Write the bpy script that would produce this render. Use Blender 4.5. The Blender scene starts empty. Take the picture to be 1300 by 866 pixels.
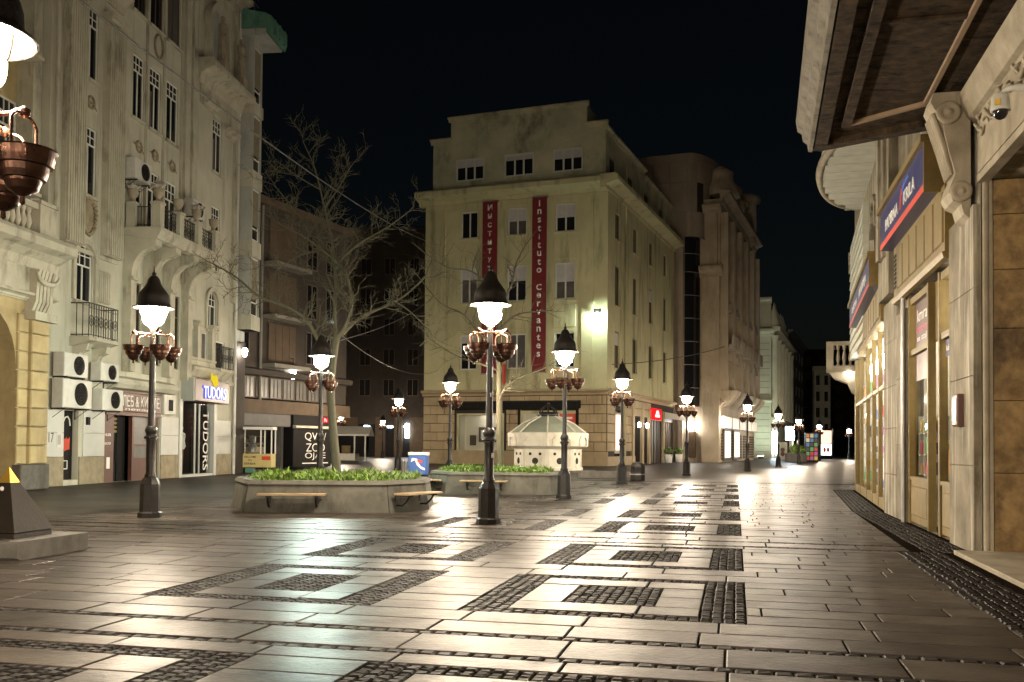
import bpy, bmesh, math, random
from mathutils import Vector, Matrix
random.seed(7)
PI = math.pi
sc = bpy.context.scene
col = sc.collection

# ------------------------------------------------------------------ camera
FPX, CX, CY, W_PX = 1230.0, 650.0, 433.0, 1300.0
TILT, ROLL, EYE = math.radians(1.5), math.radians(0.5), 1.6
cf = Vector((0, math.cos(TILT), math.sin(TILT)))
r0 = Vector((1, 0, 0)); u0 = Vector((0, -math.sin(TILT), math.cos(TILT)))
cr = r0*math.cos(ROLL) + u0*math.sin(ROLL)
cu = u0*math.cos(ROLL) - r0*math.sin(ROLL)
SH = 133.0/FPX - math.tan(TILT)
cam = bpy.data.cameras.new('camera'); camo = bpy.data.objects.new('camera', cam); col.objects.link(camo)
cam.sensor_width = 36; cam.lens = 36*FPX/W_PX; cam.shift_y = SH*FPX/W_PX
cam.clip_start = 0.05; cam.clip_end = 2000
m3 = Matrix((cr, cu, -cf)).transposed()
camo.matrix_world = Matrix.Translation((0, 0, EYE)) @ m3.to_4x4()
sc.camera = camo

# ------------------------------------------------------------------ night sky, exposure
wd = bpy.data.worlds.new('World'); sc.world = wd; wd.use_nodes = True
wn = wd.node_tree.nodes; wl = wd.node_tree.links
sky = wn.new('ShaderNodeTexSky'); sky.sky_type = 'NISHITA'; sky.sun_disc = False
sky.sun_elevation = math.radians(8); sky.sun_rotation = math.radians(200)
wn['Background'].inputs[1].default_value = 0.00025
wl.new(sky.outputs[0], wn['Background'].inputs[0])
sc.view_settings.view_transform = 'Standard'; sc.view_settings.look = 'None'
sc.view_settings.exposure = 1.8; sc.view_settings.gamma = 1.0
sc.render.engine = 'CYCLES'
sc.cycles.use_denoising = True
sc.cycles.max_bounces = 5; sc.cycles.diffuse_bounces = 3; sc.cycles.glossy_bounces = 3
sc.cycles.transparent_max_bounces = 8; sc.cycles.transmission_bounces = 3
sc.cycles.sample_clamp_indirect = 4.0; sc.cycles.sample_clamp_direct = 0.0
sc.cycles.caustics_reflective = False; sc.cycles.caustics_refractive = False
LAMP = 420.0                              # radiance of an opal street-lamp globe

# ------------------------------------------------------------------ pixels to places
def ray(x, y): return cf + cr*((x-CX)/FPX) + cu*((CY-y)/FPX + SH)
def gnd(x, y, z=0.0):
    d = ray(x, y); return Vector((0, 0, EYE)) + d*((z-EYE)/d.z)
def at(x, y, D):
    d = ray(x, y); return Vector((0, 0, EYE)) + d*(D/d.y)
class Frame:
    """upright plane: s runs to the viewer's right, n out of the wall, z up"""
    def __init__(S, o, az):
        S.o = Vector((o[0], o[1], 0)); a = math.radians(az)
        S.d = Vector((math.sin(a), math.cos(a), 0)); S.n = Vector((S.d.y, -S.d.x, 0)); S.az = az
    def w(S, s, n, z): return S.o + S.d*s + S.n*n + Vector((0, 0, z))
    def px(S, x, y, n=0.0):
        d = ray(x, y); c = Vector((0, 0, EYE)); p0 = S.o + S.n*n
        k = (p0-c).dot(S.n)/d.dot(S.n); p = c + d*k
        return (p-S.o).dot(S.d), p.z
    def sub(S, s, n, daz=0.0): return Frame(S.w(s, n, 0), S.az+daz)
GND = Frame((0, 0, 0), 90)                # s = x, n = -y

# ------------------------------------------------------------------ mesh building
class MB:
    def __init__(S): S.v = []; S.f = []; S.sm = []
    def add(S, vs, fs, smooth=False):
        b = len(S.v); S.v += [tuple(p) for p in vs]
        S.f += [tuple(b+i for i in q) for q in fs]; S.sm += [smooth]*len(fs); return S
    def quad(S, a, b, c, d): return S.add([a, b, c, d], [(0, 1, 2, 3)])
    def hexa(S, p): return S.add(p, [(0, 3, 2, 1), (4, 5, 6, 7), (0, 1, 5, 4), (1, 2, 6, 5), (2, 3, 7, 6), (3, 0, 4, 7)])
    def fbox(S, F, s0, s1, n0, n1, z0, z1):
        w = F.w
        return S.hexa([w(s0, n1, z0), w(s1, n1, z0), w(s1, n0, z0), w(s0, n0, z0), w(s0, n1, z1), w(s1, n1, z1), w(s1, n0, z1), w(s0, n0, z1)])
    def box(S, x0, x1, y0, y1, z0, z1): return S.fbox(GND, x0, x1, -y1, -y0, z0, z1)
    def cbox(S, F, s0, s1, n0, n1, z0, z1, c=0.02):
        """block whose front edges are chamfered"""
        w = F.w
        o = [w(s0, n1-c, z0), w(s1, n1-c, z0), w(s1, n1-c, z1), w(s0, n1-c, z1)]
        i = [w(s0+c, n1, z0+c), w(s1-c, n1, z0+c), w(s1-c, n1, z1-c), w(s0+c, n1, z1-c)]
        b = [w(s0, n0, z0), w(s1, n0, z0), w(s1, n0, z1), w(s0, n0, z1)]
        fs = [(4, 5, 6, 7)]
        for k in range(4):
            j = (k+1) % 4; fs += [(k, j, 4+j, 4+k), (8+k, 8+j, j, k)]
        return S.add(o+i+b, fs)
    def extr(S, F, poly, n0, n1):
        m = len(poly); w = F.w
        vs = [w(s, n1, z) for s, z in poly] + [w(s, n0, z) for s, z in poly]
        return S.add(vs, [tuple(range(m)), tuple(range(2*m-1, m-1, -1))] + [(k, m+k, m+(k+1) % m, (k+1) % m) for k in range(m)])
    def prof(S, F, poly, s0, s1, smooth=False):
        m = len(poly); w = F.w
        vs = [w(s0, n, z) for n, z in poly] + [w(s1, n, z) for n, z in poly]
        S.add(vs, [tuple(range(m)), tuple(range(2*m-1, m-1, -1))])
        return S.add(vs, [(k, (k+1) % m, m+(k+1) % m, m+k) for k in range(m)], smooth)
    def lathe(S, c, prof, n=12, rot=0.0, smooth=True, sx=1.0, sy=1.0, cap=True, axis=None):
        c = Vector(c); vs = []
        for r, z in prof:
            for k in range(n):
                a = rot + 2*PI*k/n; p = Vector((r*math.cos(a)*sx, r*math.sin(a)*sy, z))
                if axis is not None: p = axis @ p
                vs.append(c+p)
        fs = []
        for i in range(len(prof)-1):
            for k in range(n): fs.append((i*n+k, i*n+(k+1) % n, (i+1)*n+(k+1) % n, (i+1)*n+k))
        S.add(vs, fs, smooth)
        if cap:
            if prof[0][0] > 1e-4: S.add(vs[:n], [tuple(range(n-1, -1, -1))])
            if prof[-1][0] > 1e-4: S.add(vs[-n:], [tuple(range(n))])
        return S
    def tube(S, pts, rad, n=6, smooth=True):
        pts = [Vector(p) for p in pts]
        if not hasattr(rad, '__len__'): rad = [rad]*len(pts)
        vs = []; up = None
        for i, p in enumerate(pts):
            t = (pts[min(i+1, len(pts)-1)] - pts[max(i-1, 0)])
            t = t.normalized() if t.length > 1e-9 else Vector((0, 0, 1))
            if up is None: up = t.orthogonal().normalized()
            up = (up - t*up.dot(t)); up = up.normalized() if up.length > 1e-6 else t.orthogonal().normalized()
            b = t.cross(up)
            for k in range(n):
                a = 2*PI*k/n; vs.append(p + (up*math.cos(a) + b*math.sin(a))*rad[i])
        fs = [(i*n+k, i*n+(k+1) % n, (i+1)*n+(k+1) % n, (i+1)*n+k) for i in range(len(pts)-1) for k in range(n)]
        S.add(vs, fs, smooth); S.add(vs[:n], [tuple(range(n-1, -1, -1))]); S.add(vs[-n:], [tuple(range(n))])
        return S
    def wall(S, F, s0, s1, z0, z1, holes, depth=0.3, n=0.0):
        """a wall face with real rectangular openings and their reveals"""
        hs = [(max(a, s0), min(b, s1), max(c, z0), min(d, z1)) for a, b, c, d in holes]
        hs = [h for h in hs if h[1]-h[0] > .01 and h[3]-h[2] > .01]
        ss = sorted({s0, s1, *[round(h[0], 4) for h in hs], *[round(h[1], 4) for h in hs]})
        for a, b in zip(ss[:-1], ss[1:]):
            if b-a < 1e-4: continue
            m = (a+b)/2; cuts = sorted([(h[2], h[3]) for h in hs if h[0]-1e-3 < m < h[1]+1e-3]); z = z0
            for c, d in cuts+[(z1, z1)]:
                if c > z+1e-4: S.quad(F.w(a, n, z), F.w(b, n, z), F.w(b, n, c), F.w(a, n, c))
                z = max(z, d)
        for a, b, c, d in hs:
            w = F.w; e = n-depth
            S.quad(w(a, n, c), w(a, e, c), w(a, e, d), w(a, n, d)); S.quad(w(b, e, c), w(b, n, c), w(b, n, d), w(b, e, d))
            S.quad(w(a, e, d), w(b, e, d), w(b, n, d), w(a, n, d)); S.quad(w(a, n, c), w(b, n, c), w(b, e, c), w(a, e, c))
        return S
    def mesh(S, name):
        me = bpy.data.meshes.new(name); me.from_pydata(S.v, [], S.f)
        if any(S.sm): me.polygons.foreach_set('use_smooth', S.sm)
        me.validate(); me.update(); return me
    def build(S, name, mat, parent=None, kind=None):
        return link(name, S.mesh(name), mat, parent, kind)
def link(name, me, mat, parent=None, kind=None, M=None):
    o = bpy.data.objects.new(name, me)
    if mat is not None and not me.materials: me.materials.append(mat)
    col.objects.link(o)
    if parent is not None:
        o.parent = parent
        o.matrix_parent_inverse = WI.get(parent.name) or Matrix.Identity(4)
    if M is not None: o.matrix_basis = M
    if kind: o['kind'] = kind
    return o
WI = {}                                   # inverse world matrices of things placed away from the origin
def tag(o, label, cat, group=None, kind=None):
    o['label'] = label; o['category'] = cat
    if group: o['group'] = group
    if kind: o['kind'] = kind
    return o
def thing(name, label, cat, loc=(0, 0, 0), group=None):
    """an Empty at the base of a thing; parts are meshed in world coordinates"""
    o = bpy.data.objects.new(name, None); col.objects.link(o); o.empty_display_size = .2
    o.location = loc
    if tuple(loc) != (0, 0, 0): WI[o.name] = Matrix.Translation(-Vector(loc))
    return tag(o, label, cat, group)
def struct(name, mb, mat, label, cat):
    o = mb.build(name, mat); o['kind'] = 'structure'; o['label'] = label; o['category'] = cat; return o
def copy_tree(o, parent=None):
    c = o.copy(); col.objects.link(c)
    if parent is not None: c.parent = parent
    for ch in list(o.children): copy_tree(ch, c)
    return c
def part(name, mat, parent, fn=None):
    mb = MB(); fn(mb); return mb.build(name, mat, parent)

# ------------------------------------------------------------------ materials
MATS = {}
def N(nt, t, **kw):
    n = nt.nodes.new(t)
    for k, v in kw.items(): setattr(n, k, v)
    return n
def mat(name, c, rough=0.7, c2=None, scale=1.5, bump=0.0, bscale=30.0, metal=0.0, spec=0.5, dirt=None, dscale=(0.9, 0.9, 0.18), damt=0.5, emit=None, estr=0.0, rvar=0.0, pvar=0.0, coat=0.0):
    """procedural surface: two-tone noise, stains with a shape of their own, fine relief"""
    m = bpy.data.materials.new(name); m.use_nodes = True; nt = m.node_tree; L = nt.links
    b = nt.nodes['Principled BSDF']
    b.inputs['Roughness'].default_value = rough; b.inputs['Metallic'].default_value = metal
    b.inputs['Specular IOR Level'].default_value = spec
    b.inputs['Base Color'].default_value = (*c, 1)
    if coat: b.inputs['Coat Weight'].default_value = coat; b.inputs['Coat Roughness'].default_value = .15
    geo = N(nt, 'ShaderNodeNewGeometry')
    out = None
    def noise(sc3, detail=6, rgh=.6):
        mp = N(nt, 'ShaderNodeMapping'); mp.inputs['Scale'].default_value = sc3
        L.new(geo.outputs['Position'], mp.inputs[0])
        t = N(nt, 'ShaderNodeTexNoise'); t.inputs['Scale'].default_value = 1.0
        t.inputs['Detail'].default_value = detail; t.inputs['Roughness'].default_value = rgh
        L.new(mp.outputs[0], t.inputs['Vector']); return t.outputs['Fac']
    def ramp(src, p0, p1):
        r = N(nt, 'ShaderNodeMapRange'); r.inputs[1].default_value = p0; r.inputs[2].default_value = p1
        L.new(src, r.inputs[0]); return r.outputs[0]
    def mix(fac, a, bb, mode='MIX'):
        x = N(nt, 'ShaderNodeMix', data_type='RGBA', blend_type=mode)
        if isinstance(fac, float): x.inputs[0].default_value = fac
        else: L.new(fac, x.inputs[0])
        for i, q in ((6, a), (7, bb)):
            if isinstance(q, tuple): x.inputs[i].default_value = (*q[:3], 1)
            else: L.new(q, x.inputs[i])
        return x.outputs[2]
    if c2 is not None: out = mix(ramp(noise((scale,)*3), .3, .7), c, c2)
    if pvar:
        oi = N(nt, 'ShaderNodeObjectInfo'); ad = N(nt, 'ShaderNodeMath', operation='ADD')
        L.new(oi.outputs['Random'], ad.inputs[0]); L.new(geo.outputs['Random Per Island'], ad.inputs[1])
        fr = N(nt, 'ShaderNodeMath', operation='FRACT'); L.new(ad.outputs[0], fr.inputs[0])
        hv = N(nt, 'ShaderNodeHueSaturation'); mr = N(nt, 'ShaderNodeMapRange')
        mr.inputs[3].default_value = 1-pvar; mr.inputs[4].default_value = 1+pvar
        L.new(fr.outputs[0], mr.inputs[0]); L.new(mr.outputs[0], hv.inputs['Value'])
        if out is None: hv.inputs['Color'].default_value = (*c, 1)
        else: L.new(out, hv.inputs['Color'])
        out = hv.outputs[0]
    if dirt is not None:
        out = mix(ramp(noise(dscale, 8, .65), .52, .52+.5*(1.01-damt)), out if out is not None else c, dirt)
    if out is not None: L.new(out, b.inputs['Base Color'])
    if rvar:
        r = N(nt, 'ShaderNodeMapRange'); r.inputs[1].default_value = .3; r.inputs[2].default_value = .7
        r.inputs[3].default_value = max(.03, rough-rvar); r.inputs[4].default_value = min(1, rough+rvar)
        L.new(noise((scale*.8,)*3, 5), r.inputs[0]); L.new(r.outputs[0], b.inputs['Roughness'])
    if bump:
        bp = N(nt, 'ShaderNodeBump'); bp.inputs['Strength'].default_value = bump; bp.inputs['Distance'].default_value = .02
        L.new(noise((bscale,)*3, 5), bp.inputs['Height']); L.new(bp.outputs[0], b.inputs['Normal'])
    if emit is not None:
        b.inputs['Emission Color'].default_value = (*emit, 1); b.inputs['Emission Strength'].default_value = estr
    MATS[name] = m; return m
def glow(name, c, strength):
    m = bpy.data.materials.new(name); m.use_nodes = True; nt = m.node_tree
    nt.nodes.remove(nt.nodes['Principled BSDF']); e = N(nt, 'ShaderNodeEmission')
    e.inputs[0].default_value = (*c, 1); e.inputs[1].default_value = strength
    nt.links.new(e.outputs[0], nt.nodes['Material Output'].inputs[0]); return m
def clear_glass(name, tint=(.95, .97, .95), amount=.1):
    m = bpy.data.materials.new(name); m.use_nodes = True; nt = m.node_tree
    nt.nodes.remove(nt.nodes['Principled BSDF'])
    t = N(nt, 'ShaderNodeBsdfTransparent'); t.inputs[0].default_value = (*tint, 1)
    g = N(nt, 'ShaderNodeBsdfGlossy'); g.inputs['Roughness'].default_value = .03
    fz = N(nt, 'ShaderNodeFresnel'); fz.inputs[0].default_value = 1.18
    x = N(nt, 'ShaderNodeMixShader')
    nt.links.new(fz.outputs[0], x.inputs[0]); nt.links.new(t.outputs[0], x.inputs[1]); nt.links.new(g.outputs[0], x.inputs[2])
    nt.links.new(x.outputs[0], nt.nodes['Material Output'].inputs[0]); return m
M = {}
M['cream'] = mat('cream_plaster', (.50, .49, .40), .85, (.40, .39, .31), .6, .4, 22, dirt=(.17, .15, .11), dscale=(1.6, 1.6, .22), damt=.42, spec=.2)
M['cream_dk'] = mat('cream_moulding', (.47, .45, .36), .85, (.36, .34, .265), 1.4, .4, 22, dirt=(.11, .09, .065), dscale=(1.8, 1.8, .5), damt=.5, spec=.2)
M['grey_pl'] = mat('grey_plaster', (.42, .43, .40), .85, (.33, .34, .31), .8, .3, 20, dirt=(.14, .14, .12), dscale=(1.5, 1.5, .2), damt=.5, spec=.2)
M['yellow_st'] = mat('yellow_stone', (.42, .335, .17), .75, (.30, .235, .115), 2, .3, 18, dirt=(.17, .12, .06), damt=.45, pvar=.1)
M['plinth'] = mat('stained_plinth', (.34, .29, .19), .75, (.20, .16, .10), 2.5, .35, 15, dirt=(.08, .06, .04), damt=.6)
M['white_panel'] = mat('white_cladding', (.52, .52, .49), .5, (.44, .44, .40), 1.2, .05, 12, pvar=.05)
M['inst'] = mat('institute_plaster', (.56, .52, .31), .8, (.42, .40, .24), .35, .2, 12, dirt=(.14, .13, .075), dscale=(.8, .8, .13), damt=.55, spec=.2)
M['inst_top'] = mat('institute_attic_plaster', (.56, .53, .36), .8, (.33, .33, .22), .5, .2, 12, dirt=(.13, .13, .09), dscale=(.5, .5, .3), damt=.6)
M['inst_st'] = mat('institute_stone', (.42, .33, .20), .7, (.34, .26, .15), 1.3, .25, 14, dirt=(.17, .12, .07), damt=.4, pvar=.12)
M['joint'] = mat('dark_joint', (.03, .024, .018), .9)
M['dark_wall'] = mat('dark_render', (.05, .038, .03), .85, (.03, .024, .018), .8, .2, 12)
M['brown_panel'] = mat('brown_panel', (.10, .066, .038), .8, (.066, .043, .025), 1.5, .2, 14)
M['tower'] = mat('tower_stone', (.34, .275, .21), .8, (.25, .20, .15), .4, .2, 8, pvar=.12)
M['ornate'] = mat('ornate_stone', (.44, .36, .26), .85, (.32, .26, .18), .5, .3, 8, dirt=(.12, .095, .065), damt=.45)
M['pale'] = mat('pale_stone', (.74, .73, .56), .8, (.62, .60, .45), .5, .25, 8)
M['far_grey'] = mat('far_grey_plaster', (.24, .22, .18), .85, (.18, .17, .14), .4, .2, 6)
M['frame_w'] = mat('white_window_frame', (.62, .62, .58), .5, (.55, .55, .50), 4)
M['frame_d'] = mat('dark_window_frame', (.10, .07, .05), .5, (.07, .05, .035), 5)
M['glass_d'] = mat('dark_glass', (.012, .012, .014), .06, spec=.6)
M['curtain'] = mat('curtain_glass', (.12, .11, .10), .35, (.06, .057, .052), 1.6)
M['shutter'] = mat('roller_shutter', (.55, .54, .54), .6, (.48, .47, .46), 3)
M['iron'] = mat('black_iron', (.018, .017, .016), .4, (.03, .027, .024), 8, .2, 40, metal=.3)
M['lamp_iron'] = mat('lamp_cast_iron', (.008, .0075, .007), .4, (.018, .014, .011), 9, .3, 45, metal=.0, spec=.3, rvar=.12)
M['copper'] = mat('brown_copper', (.13, .062, .04), .32, (.06, .032, .022), 8, .15, 30, metal=.8, rvar=.12)
M['enamel'] = mat('white_enamel', (.75, .72, .66), .4, (.6, .57, .5), 5)
M['verdigris'] = mat('green_copper', (.11, .27, .20), .6, (.05, .13, .10), 3, .25, 10, dirt=(.03, .05, .04), damt=.5)
M['glass_shop'] = clear_glass('shop_glass')
M['slab'] = mat('paving_slab', (.080, .067, .056), .36, (.046, .039, .033), 2.2, .3, 16, spec=.025, rvar=.06, pvar=.36, dirt=(.020, .0165, .014), dscale=(1.7, 3.0, 1), damt=.62)
M['cobble'] = mat('dark_cobble', (.018, .0145, .012), .6, (.010, .008, .0065), 5, .3, 35, spec=.12, rvar=.1, pvar=.4)
M['ground'] = mat('joint_sand', (.016, .013, .010), .95, (.010, .008, .006), 6, .3, 30, spec=.0)
M['concrete'] = mat('planter_concrete', (.125, .12, .10), .85, (.075, .072, .06), 2.2, .4, 24, spec=.2, dirt=(.03, .028, .022), dscale=(2, 2, .8), damt=.5)
M['granite'] = mat('grey_granite', (.13, .12, .105), .7, (.085, .078, .068), 5, .3, 30, spec=.2, dirt=(.035, .03, .024), damt=.45)
M['wood'] = mat('bench_wood', (.36, .27, .155), .55, (.27, .19, .10), 6, .2, 30, pvar=.1)
M['bark'] = mat('tree_bark', (.105, .095, .055), .85, (.085, .075, .05), 7, .6, 22, dirt=(.05, .055, .025), damt=.5)
M['twig'] = mat('lamplit_twig_bark', (.52, .49, .43), .8, (.36, .33, .28), 4, .2, 20)  # bark colour lightened to carry the lamplight on bare twigs
M['soil'] = mat('planter_soil', (.04, .03, .02), .95, (.025, .018, .012), 8, .5, 30)
M['leaf'] = mat('ground_cover_leaf', (.15, .24, .035), .5, (.07, .13, .02), 3, pvar=.4)
M['marble'] = mat('white_marble', (.70, .67, .58), .5, (.58, .54, .45), 2, .1, 15, dirt=(.32, .28, .2), dscale=(1.5, 1.5, .5), damt=.4)
M['tile_gr'] = mat('grey_green_roof_stone', (.33, .36, .28), .55, (.26, .29, .23), 2, .15, 12)
M['gold'] = mat('gilded_tip', (.55, .36, .07), .45, (.6, .38, .07), 6, metal=.8)
M['rust'] = mat('dark_bronze_plate', (.012, .0085, .006), .6, (.022, .015, .0095), 3, .4, 20, metal=0, spec=.2, dirt=(.02, .015, .01), damt=.5)
M['ac'] = mat('aircon_casing', (.55, .54, .49), .5, (.47, .46, .41), 4, dirt=(.25, .22, .17), damt=.4)
M['black'] = mat('matt_black', (.008, .0075, .0075), .7, (.014, .012, .012), 5, spec=.15)
M['maroon'] = mat('maroon_panel', (.075, .014, .016), .4, (.055, .01, .012), 3)
M['maroon_w'] = mat('maroon_wood', (.10, .035, .022), .45, (.07, .025, .016), 4, .15, 20)
M['banner'] = mat('red_banner', (.18, .012, .014), .7, (.14, .01, .012), 1.5)
M['letter'] = mat('white_letter', (.72, .70, .66), .6)
M['letter_dk'] = mat('black_letter', (.02, .016, .012), .6)
M['navy'] = mat('navy_sign', (.022, .024, .12), .4, (.018, .02, .10), 2)
M['red'] = mat('red_stripe', (.55, .05, .02), .5)
M['ochre'] = mat('ochre_shopfront', (.20, .14, .045), .5, (.14, .095, .03), 3, .15, 20, spec=.3, dirt=(.07, .045, .016), damt=.45)
M['wall_st'] = mat('streaked_limestone', (.24, .205, .145), .75, (.10, .082, .055), 1.4, .3, 14, spec=.2, dirt=(.52, .48, .40), dscale=(3.4, 3.4, .3), damt=.6)
M['panel_st'] = mat('brown_marble_panel', (.30, .195, .08), .55, (.10, .058, .02), 4.2, .25, 16, spec=.3, dirt=(.045, .026, .01), dscale=(2.2, 2.2, 1.3), damt=.62, pvar=.08)
M['soffit'] = mat('dark_stained_soffit', (.075, .050, .028), .9, (.016, .010, .006), 4.5, .5, 14, spec=.15, dirt=(.007, .005, .003), dscale=(2.2, 5.5, 1), damt=.75)
M['soffit_trim'] = mat('soffit_moulding', (.26, .18, .11), .7, (.2, .14, .085), 4, .2, 24)
M['lime'] = mat('pale_limestone', (.37, .32, .24), .75, (.23, .195, .14), 2.5, .3, 18, spec=.2, dirt=(.15, .115, .07), damt=.5)
M['fascia'] = mat('weathered_fascia', (.21, .19, .155), .8, (.12, .105, .082), 3, .3, 18, spec=.15, dirt=(.05, .04, .03), dscale=(3, 3, 2), damt=.5)
M['siding'] = mat('weathered_siding', (.52, .52, .44), .7, (.40, .41, .35), 2.5, .15, 14)
M['steel'] = mat('grey_steel', (.32, .31, .30), .4, (.25, .24, .23), 4, metal=.6)
M['wire'] = mat('cable', (.05, .045, .04), .6)
M['cream_sheet'] = mat('cream_sheet_metal', (.56, .46, .20), .5, (.50, .41, .17), 3)
M['shopwall'] = mat('shop_interior', (.62, .58, .48), .8)
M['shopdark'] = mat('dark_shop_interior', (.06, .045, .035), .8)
WARM = (1.0, .83, .62)
M['globe'] = glow('lit_globe', WARM, LAMP)
M['globe_g'] = glow('lit_globe_cool', (.80, 1.0, .86), LAMP*.8)
M['tube_w'] = glow('shop_lamp', (1.0, .94, .84), 20)
M['tube_b'] = glow('cold_shop_lamp', (.75, .90, 1.0), 12)
M['tube_soft'] = glow('lit_display', (1.0, .88, .68), .5)
M['lit_w'] = glow('lit_letter', (.95, .95, 1.0), .4)
M['lit_blue'] = glow('lit_letter_blue', (.06, .08, 1.0), .3)
M['lit_red'] = glow('lit_red', (1.0, .02, .02), .35)
M['lit_yel'] = glow('lit_yellow', (1.0, .75, .03), .25)

FONT = bpy.data.fonts[0] if bpy.data.fonts else None
def text_mesh(body, size=1.0, depth=.0, bold=.0, align='CENTER', xs=1.0, space=1.0):
    cu_ = bpy.data.curves.new('t', 'FONT'); cu_.body = body; cu_.size = size; cu_.extrude = depth; cu_.offset = bold
    cu_.align_x = align; cu_.align_y = 'CENTER'; cu_.resolution_u = 3; cu_.space_character = space
    o = bpy.data.objects.new('t', cu_); col.objects.link(o)
    dg = bpy.context.evaluated_depsgraph_get(); me = bpy.data.meshes.new_from_object(o.evaluated_get(dg))
    bpy.data.objects.remove(o); bpy.data.curves.remove(cu_)
    if xs != 1.0: me.transform(Matrix.Diagonal((xs, 1, 1, 1)))
    return me
def text(body, F, s, n, z, height, mat_, parent, name='lettering', rot=0.0, depth=.01, bold=.0, xs=1.0, width=None, space=1.0):
    """flat or raised lettering lying on a wall frame; height is the capital height"""
    me = text_mesh(body, 1.0, 0.0, bold, xs=1.0, space=space)
    xs_ = [v.co.x for v in me.vertices]; ys_ = [v.co.y for v in me.vertices]
    if not xs_: return None
    h0 = max(ys_)-min(ys_); w0 = max(xs_)-min(xs_); k = height/h0; kx = k*xs
    if width: kx = width/w0
    mx, my = (max(xs_)+min(xs_))/2, (max(ys_)+min(ys_))/2
    me.transform(Matrix.Diagonal((kx, k, 1, 1)) @ Matrix.Translation((-mx, -my, 0)))
    if depth:
        bm = bmesh.new(); bm.from_mesh(me)
        g = bmesh.ops.extrude_face_region(bm, geom=bm.faces[:])
        bmesh.ops.translate(bm, verts=[e for e in g['geom'] if isinstance(e, bmesh.types.BMVert)], vec=(0, 0, depth))
        bm.to_mesh(me); bm.free()
    B = Matrix((F.d, Vector((0, 0, 1)), F.n)).transposed().to_4x4()
    me.transform(Matrix.Translation(F.w(s, n, z)) @ B @ Matrix.Rotation(rot, 4, 'Z'))
    me.name = name; return link(name, me, mat_, parent)
# ------------------------------------------------------------------ paving
PAZ = 13.0
pu = Vector((math.sin(math.radians(PAZ)), math.cos(math.radians(PAZ)), 0)); pv = Vector((pu.y, -pu.x, 0))
def uv(u, v, z=0.0): return pu*u + pv*v + Vector((0, 0, z))
g = MB(); g.add([(-400, -60, -.03), (400, -60, -.03), (400, 700, -.03), (-400, 700, -.03)], [(0, 1, 2, 3)])
ground = struct('ground', g, M['ground'], 'dark sandy bedding under the stone paving of the square', 'ground')
# far paving, where single slabs are too small to see: one sheet with a procedural slab pattern
def far_mat():
    m = bpy.data.materials.new('far_paving'); m.use_nodes = True; nt = m.node_tree; L = nt.links; b = nt.nodes['Principled BSDF']
    geo = N(nt, 'ShaderNodeNewGeometry'); mp = N(nt, 'ShaderNodeMapping'); mp.vector_type = 'POINT'
    mp.inputs['Rotation'].default_value = (0, 0, math.radians(PAZ)); L.new(geo.outputs['Position'], mp.inputs[0])
    br = N(nt, 'ShaderNodeTexBrick'); br.inputs['Color1'].default_value = (.07, .062, .053, 1); br.inputs['Color2'].default_value = (.046, .041, .035, 1)
    br.inputs['Mortar'].default_value = (.025, .02, .016, 1); br.inputs['Scale'].default_value = 1.0
    br.inputs['Brick Width'].default_value = 1.15; br.inputs['Row Height'].default_value = .45; br.inputs['Mortar Size'].default_value = .012
    L.new(mp.outputs[0], br.inputs['Vector']); L.new(br.outputs['Color'], b.inputs['Base Color'])
    ns = N(nt, 'ShaderNodeTexNoise'); ns.inputs['Scale'].default_value = .6; L.new(geo.outputs['Position'], ns.inputs['Vector'])
    mr = N(nt, 'ShaderNodeMapRange'); b.inputs['Specular IOR Level'].default_value = .02; mr.inputs[3].default_value = .36; mr.inputs[4].default_value = .48; L.new(ns.outputs[0], mr.inputs[0]); L.new(mr.outputs[0], b.inputs['Roughness'])
    return m
fm = MB()
U1, V0, V1 = 46.0, -14.0, 13.0
def sheet(u0, u1, v0, v1): fm.add([uv(u0, v0, -.012), uv(u0, v1, -.012), uv(u1, v1, -.012), uv(u1, v0, -.012)], [(0, 1, 2, 3)])
sheet(U1, 420, -60, 170); sheet(-30, U1, -60, V0); sheet(-30, U1, V1, 40); sheet(-30, 2.6, V0, V1)
far_paving = struct('far_paving', fm, far_mat(), 'distant stone slab paving running along the street', 'paving')
fb = MB(); fb.add([uv(2.6, V0, -.016), uv(2.6, V1, -.016), uv(U1, V1, -.016), uv(U1, V0, -.016)], [(0, 1, 2, 3)])
paving = struct('paving', fb, M['ground'], 'stone slab square patterned with dark cobble frames and double stripes', 'paving')

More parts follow.
